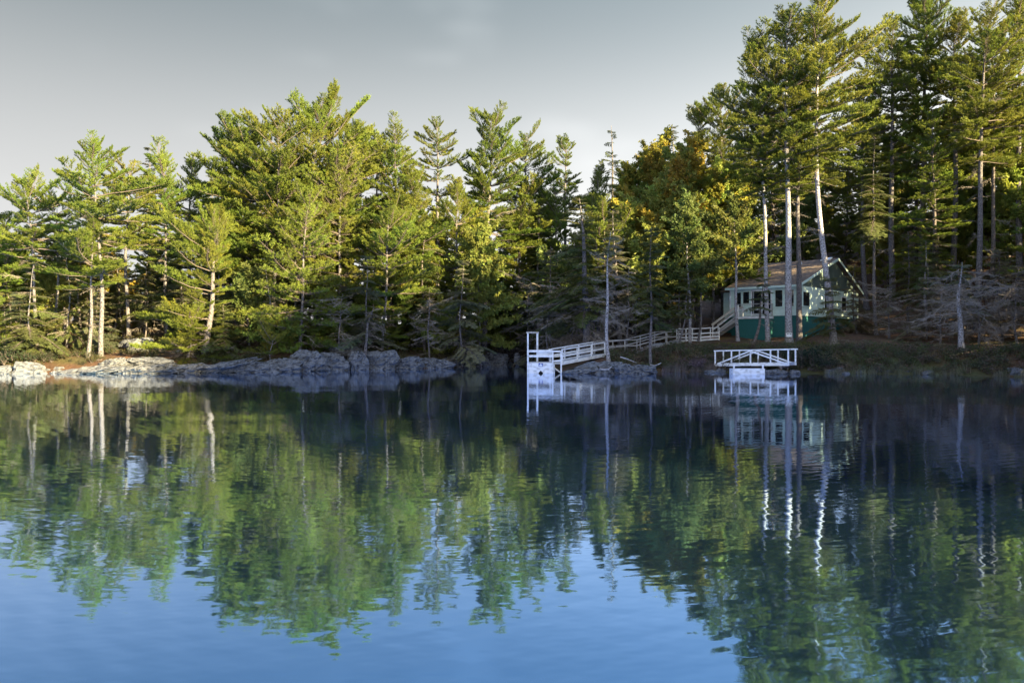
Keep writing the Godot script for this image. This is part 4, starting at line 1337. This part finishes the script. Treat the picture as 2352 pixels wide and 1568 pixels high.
	block("porch_skirt", Vector3((dx0 + dx1) / 2, (y0 + y1) / 2 - 0.13, dz - 0.09), Vector3(dx1 - dx0, y1 - y0 - 0.23, 0.05), mats.skirting, c)
	block("porch_skirt", Vector3(dx1 - 0.025, (y0 + y1) / 2 - 0.13, dz / 2 - 0.05), Vector3(0.05, y1 - y0 - 0.23, dz - 0.14), mats.skirting, c)
	block("porch_skirt", Vector3(dx0 + 0.025, (y0 + y1) / 2 - 0.13, dz / 2 - 0.05), Vector3(0.05, y1 - y0 - 0.23, dz - 0.14), mats.skirting, c)
	for x in [dx0 + 0.05, (dx0 + dx1) / 2, dx1 - 0.03]:
		timber("railing_post", Vector3(x, y1 - 0.012, dz - 0.06), Vector3(x, y1 + 0.9, dz - 0.06), 0.08, 0.08, mats.white_paint, c)
	timber("railing_post", Vector3(dx1 - 0.03, y1 - 0.012, 0.1), Vector3(dx1 - 0.03, y1 + 0.9, 0.1), 0.08, 0.08, mats.grey_wood, c)
	timber("handrail", Vector3(dx0, y1 + 0.93, dz - 0.06), Vector3(dx1 + 0.05, y1 + 0.93, dz - 0.06), 0.13, 0.05, mats.grey_wood, c)
	timber("handrail", Vector3(dx0 + 0.05, y1 + 0.5, dz - 0.01), Vector3(dx1, y1 + 0.5, dz - 0.01), 0.04, 0.09, mats.white_paint, c)
	timber("handrail", Vector3(dx1 - 0.03, y1 + 0.94, dz - 0.13), Vector3(dx1 - 0.03, y1 + 0.94, 0.04), 0.12, 0.05, mats.grey_wood, c)
	timber("handrail", Vector3(dx1 - 0.0, y1 + 0.5, dz - 0.13), Vector3(dx1 - 0.0, y1 + 0.5, 0.04), 0.04, 0.09, mats.grey_wood, c)
	# stairs down to the left
	var n := 9
	var yb := height_at_local(c, Vector3(-6.5, 0, 1.0)) + 0.05
	var rise := (y1 - yb) / n
	var run_ := 0.26
	for i in range(1, n):
		block("stair_tread", Vector3(dx0 - i * run_ + 0.1, y1 - i * rise, 0.95), Vector3(0.29, 0.045, 0.88), mats.pale_wood, c)
	var foot := Vector3(dx0 - n * run_ + 0.1, yb, 0)
	for z in [0.48, 1.42]:
		timber("stringer", Vector3(dx0, y1 - 0.2, z), foot + Vector3(0, -0.02, z), 0.05, 0.24, mats.grey_wood, c)
		timber("stair_post", foot + Vector3(0.05, -0.3, z), foot + Vector3(0.05, 0.98, z), 0.08, 0.08, mats.white_paint, c)
		timber("stair_post", Vector3(dx0 - 0.02, y1 - 0.3, z), Vector3(dx0 - 0.02, y1 + 0.86, z), 0.08, 0.08, mats.white_paint, c)
		timber("handrail", Vector3(dx0, y1 + 0.82, z + 0.055), foot + Vector3(0, 0.9, z + 0.055), 0.035, 0.2, mats.pale_wood, c)
		timber("handrail", Vector3(dx0, y1 + 0.4, z + 0.055), foot + Vector3(0, 0.45, z + 0.055), 0.035, 0.1, mats.white_paint, c)
	# small things on the cabin
	var v := put("roof_vent", CylinderMesh.new(), c, mats.white_paint)
	(v.mesh as CylinderMesh).top_radius = 0.1
	(v.mesh as CylinderMesh).bottom_radius = 0.2
	(v.mesh as CylinderMesh).height = 0.45
	v.position = Vector3(-2.4, 8.75, -6.6)
	block("sunlit_roof_end", Vector3(-0.45, 9.06, -7.35), Vector3(0.75, 0.1, 0.8), mats.white_paint, c, Basis(Vector3.RIGHT, atan(k)))  # sunlight on the roof end, put in as a white plate by the ridge
	# a white star hung on the wing wall
	var star := thing("wall_star", "white star ornament on the cabin's left wing", "ornament", at + Basis(Vector3.UP, turn) * Vector3(-5.95, 5.45, -1.2), turn)
	var sb := Buf.new()
	for i in 5:
		var a := TAU * i / 5.0 + PI / 2
		var tip := Vector3(cos(a), sin(a) * 1.1, 0) * 0.36
		var l := Vector3(cos(a - 0.63), sin(a - 0.63), 0) * 0.13
		var r := Vector3(cos(a + 0.63), sin(a + 0.63), 0) * 0.13
		var m := Vector3(0, 0, 0.06)
		sb.tri(tip, m, l, Color.WHITE)
		sb.tri(tip, r, m, Color.WHITE)
		sb.tri(tip, l, r, Color.WHITE)
	put("star_body", sb.mesh(mats.white_paint), star)

func height_at_local(o: Node3D, p: Vector3) -> float:
	var w := o.transform * p
	return height(w.x, -w.z)

# ==================================================================== landing, walkway, truss bridge
func build_landing() -> void:
	var d := 45.0
	var s := d / FOCAL
	var x0 := across(1212.5, d)
	var x1 := across(1269.5, d)
	var w := x1 - x0
	var c := thing("boat_landing", "small white boat landing with tall post frame and sign panel", "landing", Vector3(x0, 0, -d))
	var y := 0.68
	var back := -1.5
	var wp: Material = mats.white_paint
	timber("post", Vector3(0, -1.2, 0), Vector3(0, 2.52, 0), 0.1, 0.1, wp, c)
	timber("post", Vector3(0.62, -0.2, back * 0.5), Vector3(0.62, 2.52, back * 0.5), 0.12, 0.12, wp, c)
	timber("cross_beam", Vector3(-0.05, 2.56, 0.02), Vector3(0.67, 2.56, back * 0.5 - 0.02), 0.14, 0.09, mats.pale_wood, c)
	timber("post", Vector3(w, -1.2, 0), Vector3(w, 1.45, 0), 0.1, 0.1, wp, c)
	timber("post", Vector3(w - 0.05, -1.2, back), Vector3(w - 0.05, 1.4, back), 0.09, 0.09, wp, c)
	timber("post", Vector3(0.05, -1.2, back), Vector3(0.05, 1.4, back), 0.09, 0.09, wp, c)
	timber("rail", Vector3(0.05, 1.4, 0.0), Vector3(w - 0.05, 1.4, 0.0), 0.05, 0.14, wp, c)
	timber("rail", Vector3(0.05, 1.08, 0.0), Vector3(w - 0.05, 1.08, 0.0), 0.05, 0.14, wp, c)
	timber("rail", Vector3(0.1, 1.36, back), Vector3(w - 0.1, 1.36, back), 0.05, 0.12, wp, c)
	timber("rail", Vector3(0.1, 1.05, back), Vector3(w - 0.1, 1.05, back), 0.05, 0.12, wp, c)
	block("back_board", Vector3(w * 0.66, 1.29, -0.34), Vector3(w * 0.62, 0.3, 0.04), wp, c)
	# panel with two slanting battens that meet above a diamond
	block("front_panel", Vector3(w / 2, 0.32, -0.03), Vector3(w - 0.1, 0.68, 0.04), wp, c)
	timber("batten", Vector3(w * 0.56, 0.45, 0.0), Vector3(w - 0.1, 0.08, 0.0), 0.02, 0.12, wp, c)
	timber("batten", Vector3(w * 0.44, 0.45, 0.0), Vector3(0.1, 0.08, 0.0), 0.02, 0.12, wp, c)
	var dm := Buf.new()
	var o := Vector3(w * 0.52, 0.02, 0.012)
	dm.tri(o + Vector3(-0.15, 0, 0), o + Vector3(0, 0.16, 0), o + Vector3(0.15, 0, 0), Color.WHITE)
	dm.tri(o + Vector3(-0.15, 0, 0), o + Vector3(0.15, 0, 0), o + Vector3(0, -0.12, 0), Color.WHITE)
	put("diamond_notch", dm.mesh(mats.black_hole), c)
	# sign: a blue plate with a pale mark
	var sg := block("sign", Vector3(w * 0.52, 0.53, 0.012), Vector3(0.27, 0.2, 0.02), mats.sign_blue, c)
	var mk := Buf.new()
	var q := Vector3(w * 0.52, 0.53, 0.026)
	mk.box(q + Vector3(0, -0.03, 0), Vector3(0.19, 0.09, 0.008), Basis.IDENTITY, Color.WHITE)
	mk.box(q + Vector3(0, 0.045, 0), Vector3(0.07, 0.06, 0.008), Basis.IDENTITY, Color.WHITE)
	put("sign_mark", mk.mesh(wp), sg)
	for i in 10:
		block("deck_board", Vector3(w / 2 + 0.22, y, -0.13 - i * 0.145), Vector3(w + 0.42, 0.04, 0.135), mats.grey_wood, c)
	# right bay towards the ramp
	var x2 := across(1289, d) - x0
	timber("post", Vector3(x2, -1.2, 0.02), Vector3(x2, 1.42, 0.02), 0.1, 0.1, wp, c)
	timber("rail", Vector3(w + 0.05, 1.38, 0.0), Vector3(x2 - 0.05, 1.38, 0.0), 0.05, 0.1, wp, c)
	timber("rail", Vector3(w + 0.05, 1.1, 0.0), Vector3(x2 - 0.05, 1.14, 0.0), 0.05, 0.2, mats.pale_wood, c)
	timber("rail", Vector3(w + 0.05, 0.78, 0.0), Vector3(x2 - 0.05, 0.78, 0.0), 0.05, 0.07, wp, c)
	timber("brace", Vector3(w + 0.06, 0.62, 0.0), Vector3(x2 - 0.05, 0.62, 0.0), 0.06, 0.08, mats.pale_wood, c)
	timber("brace", Vector3(w + 0.05, 0.4, 0.0), Vector3(x2 - 0.06, 0.06, 0.0), 0.05, 0.08, mats.pale_wood, c)
	timber("post", Vector3(w + 0.1, -1.2, -0.1), Vector3(w + 0.1, 0.6, -0.1), 0.08, 0.08, wp, c)

# railings and deck between two lists of points
func build_walkway() -> void:
	# the white ramp
	var a := spot(1290, 832, 45.0)
	a.y = 0.62
	var b := spot(1391, 819, 48.2)
	b.y = maxf(0.97, height(b.x, -b.z) + 0.06)
	var c := thing("ramp", "white railed ramp rising from landing to bank", "ramp", a)
	var e := b - a
	var dir := Vector3(e.x, 0, e.z).normalized()
	var away := Vector3(dir.z, 0, -dir.x)
	if away.z > 0: away = -away
	away *= 1.05
	var wp: Material = mats.white_paint
	var n := 26
	for i in n:
		var t := (i + 0.5) / n
		var p := e * t + away * 0.5 + Vector3(0, 0.02, 0)
		var m := block("deck_board", Vector3.ZERO, Vector3(e.length() / n - 0.015, 0.03, 1.0), mats.grey_wood, c, Basis(e.normalized(), e.normalized().cross(away.normalized()).normalized() * -1.0, away.normalized() * -1.0))
		m.position = p
	for s in [Vector3.ZERO, away]:
		timber("side_beam", s, s + e, 0.06, 0.2, wp, c)
		for k in 4:
			var p: Vector3 = s + e * (k / 3.0 * 0.96 + 0.02)
			timber("post", p + Vector3(0, -0.08, 0), p + Vector3(0, 0.86, 0), 0.08, 0.08, wp, c)
		timber("handrail", s + Vector3(0, 0.86, 0), s + e + Vector3(0, 0.86, 0), 0.1, 0.07, wp, c)
		timber("handrail", s + Vector3(0, 0.45, 0), s + e + Vector3(0, 0.45, 0), 0.04, 0.12, wp, c)
	# the weathered walkway up the bank
	var path := [[1391, 48.4], [1435, 49.6], [1463, 50.6], [1497, 51.9], [1532, 53.2], [1559, 54.6], [1576, 56.0], [1610, 56.8], [1652, 57.6]]
	var pts := []
	for p in path:
		var x := across(p[0], p[1])
		pts.push_back(Vector3(x, height(x, p[1]) + 0.16, -p[1]))
	pts[0].y = b.y + 0.02
	var w := thing("walkway", "weathered grey boardwalk with railings climbing to the cabin stairs", "walkway", pts[0])
	for i in pts.size() - 1:
		var p: Vector3 = pts[i] - pts[0]
		var q: Vector3 = pts[i + 1] - pts[0]
		var f := q - p
		var fl := Vector3(f.x, 0, f.z).normalized()
		var off := Vector3(fl.z, 0, -fl.x)
		if off.z > 0: off = -off
		var m: Material = mats.grey_wood if i < 6 else mats.white_paint
		var boards := int(f.length() / 0.18)
		for k in boards:
			var bd := block("deck_board", Vector3.ZERO, Vector3(0.165, 0.03, 1.0), mats.grey_wood, w, Basis(f.normalized(), f.normalized().cross(off).normalized() * -1.0, off * -1.0))
			bd.position = p + f * ((k + 0.5) / boards) + off * 0.5
		for s in [Vector3.ZERO, off * 1.02]:
			timber("post", p + s + Vector3(0, -0.35, 0), p + s + Vector3(0, 0.86, 0), 0.075, 0.075, m, w)
			timber("handrail", p + s + Vector3(0, 0.86, 0), q + s + Vector3(0, 0.86, 0), 0.09, 0.06, m, w)
			timber("handrail", p + s + Vector3(0, 0.46, 0), q + s + Vector3(0, 0.46, 0), 0.035, 0.09, m, w)
			timber("side_beam", p + s + Vector3(0, -0.06, 0), q + s + Vector3(0, -0.06, 0), 0.05, 0.12, m, w)
			if i >= 6: timber("handrail", p + s + Vector3(0, 0.16, 0), q + s + Vector3(0, 0.16, 0), 0.035, 0.1, m, w)
		if i == pts.size() - 2:
			for s in [Vector3.ZERO, off * 1.02]:
				timber("post", q + s + Vector3(0, -0.35, 0), q + s + Vector3(0, 0.86, 0), 0.075, 0.075, m, w)

func build_truss() -> void:
	var a := spot(1643, 841, 47.0)
	var b := spot(1811, 838, 43.9)
	a.y = 0.46
	b.y = 0.6
	var c := thing("truss_bridge", "white wooden truss footbridge stored on the shore", "footbridge", a)
	var e := b - a
	var fl := Vector3(e.x, 0, e.z).normalized()
	var off := Vector3(fl.z, 0, -fl.x)
	if off.z > 0: off = -off
	off *= 1.25
	var up := Vector3(0, 0.92, 0)
	var wp: Material = mats.white_paint
	for s in [Vector3.ZERO, off]:
		var k: Vector3 = s
		timber("bottom_chord", k - e * 0.012, k + e * 1.012, 0.07, 0.17, wp, c)
		timber("top_chord", k + up - e * 0.015, k + up + e * 1.03, 0.11, 0.08, wp, c)
		for t in [0.0, 0.235, 0.5, 0.77, 1.0]:
			timber("post", k + e * t + Vector3(0, 0.08, 0), k + e * t + up * 0.955, 0.085, 0.085, wp, c)
		var f := off.normalized() * -0.06
		timber("diagonal", k + f + e * 0.01 + Vector3(0, 0.02, 0), k + f + e * 0.495 + up * 0.93, 0.035, 0.09, wp, c)
		timber("diagonal", k + f + e * 0.99 + Vector3(0, 0.02, 0), k + f + e * 0.505 + up * 0.93, 0.035, 0.09, wp, c)
	var n := 30
	for i in n:
		var m := block("deck_board", Vector3.ZERO, Vector3(e.length() / n - 0.012, 0.035, 1.2), wp if i % 3 else mats.grey_wood, c, Basis(e.normalized(), e.normalized().cross(off.normalized()).normalized() * -1.0, off.normalized() * -1.0))
		m.position = e * ((i + 0.5) / n) + off * 0.5 + Vector3(0, 0.1, 0)
	# supports under the bridge
	for t in [0.06, 0.9]:
		timber("sill_log", e * t + Vector3(0, -0.16, 0) - off * 0.02, e * t + Vector3(0, -0.16, 0) + off * 1.02, 0.18, 0.16, mats.dark_bark, c)
		for s in [0.08, 0.92]:
			timber("support_post", e * t + off * s + Vector3(0, -1.0, 0), e * t + off * s + Vector3(0, -0.24, 0), 0.12, 0.12, mats.dark_bark, c)
	# white float moored below it
	var g := thing("float", "low white float with two stub posts moored under the truss bridge", "float", Vector3(across(1684, 44.0), 0, -44.0))
	var w := across(1757, 44.0) - across(1684, 44.0)
	block("float_side", Vector3(w / 2, 0.20, 0), Vector3(w, 0.19, 0.05), wp, g)
	block("float_side", Vector3(w / 2, 0.03, 0.012), Vector3(w, 0.13, 0.05), wp, g)
	block("float_side", Vector3(0.03, 0.12, -0.38), Vector3(0.05, 0.34, 0.7), wp, g)
	block("float_side", Vector3(w - 0.03, 0.12, -0.38), Vector3(0.05, 0.34, 0.7), wp, g)
	for i in 5:
		block("deck_board", Vector3(w / 2, 0.31, -0.04 - i * 0.155), Vector3(w + 0.03, 0.03, 0.145), wp, g)
	timber("stub_post", Vector3(0.09, -0.6, -0.1), Vector3(0.09, 0.6, -0.1), 0.09, 0.09, wp, g)
	timber("stub_post", Vector3(w - 0.08, -0.6, -0.1), Vector3(w - 0.08, 0.6, -0.1), 0.1, 0.1, wp, g)

func build_small() -> void:
	# outlet box on the thickest trunk
	var p := spot(1812.5, 769, 52.6 - 0.42)
	var bx := thing("outlet_box", "white outlet box with two dark holes on the thickest pine trunk", "box", p)
	block("box_body", Vector3.ZERO, Vector3(0.4, 0.3, 0.1), mats.white_paint, bx)
	for s in [-1.0, 1.0]:
		block("socket_hole", Vector3(s * 0.1, 0.07, 0.052), Vector3(0.07, 0.07, 0.012), mats.black_hole, bx)
	# driftwood at the point and roots on the right bank
	var drift := func(label: String, pts: Array, r0: float, m: Material) -> void:
		var b := Buf.new()
		var q := PackedVector3Array()
		var rr := PackedFloat32Array()
		for i in pts.size():
			q.push_back(pts[i] - pts[0])
			rr.push_back(lerpf(r0, r0 * 0.4, float(i) / (pts.size() - 1)))
		b.tube(q, rr, 7, Color.WHITE, true)
		var o := put("driftwood", b.mesh(m), self)
		o.position = pts[0]
		tag(o, label, "driftwood")
	drift.call("bleached driftwood branch lying between the rocks of the point", [spot(1378, 847, 44.3), spot(1388, 849, 44.2), spot(1398, 848, 44.1), spot(1406, 841, 44.1)], 0.07, mats.pale_bark)
	drift.call("bleached root sticking out beside the slender hemlock at the water", [spot(1494, 838, 46.4), spot(1504, 840, 46.2), spot(1514, 836, 46.1), spot(1519, 833, 46.1)], 0.06, mats.pale_bark)
	drift.call("pale log leaning over the mossy hump on the point", [spot(1425, 820, 45.6), spot(1442, 825, 45.4), spot(1462, 833, 45.2)], 0.06, mats.pale_bark)
	drift.call("pale root at the foot of the stout broken trunk", [spot(2192, 828, 44.4), spot(2202, 832, 44.2), spot(2210, 834, 44.3)], 0.07, mats.pale_bark)
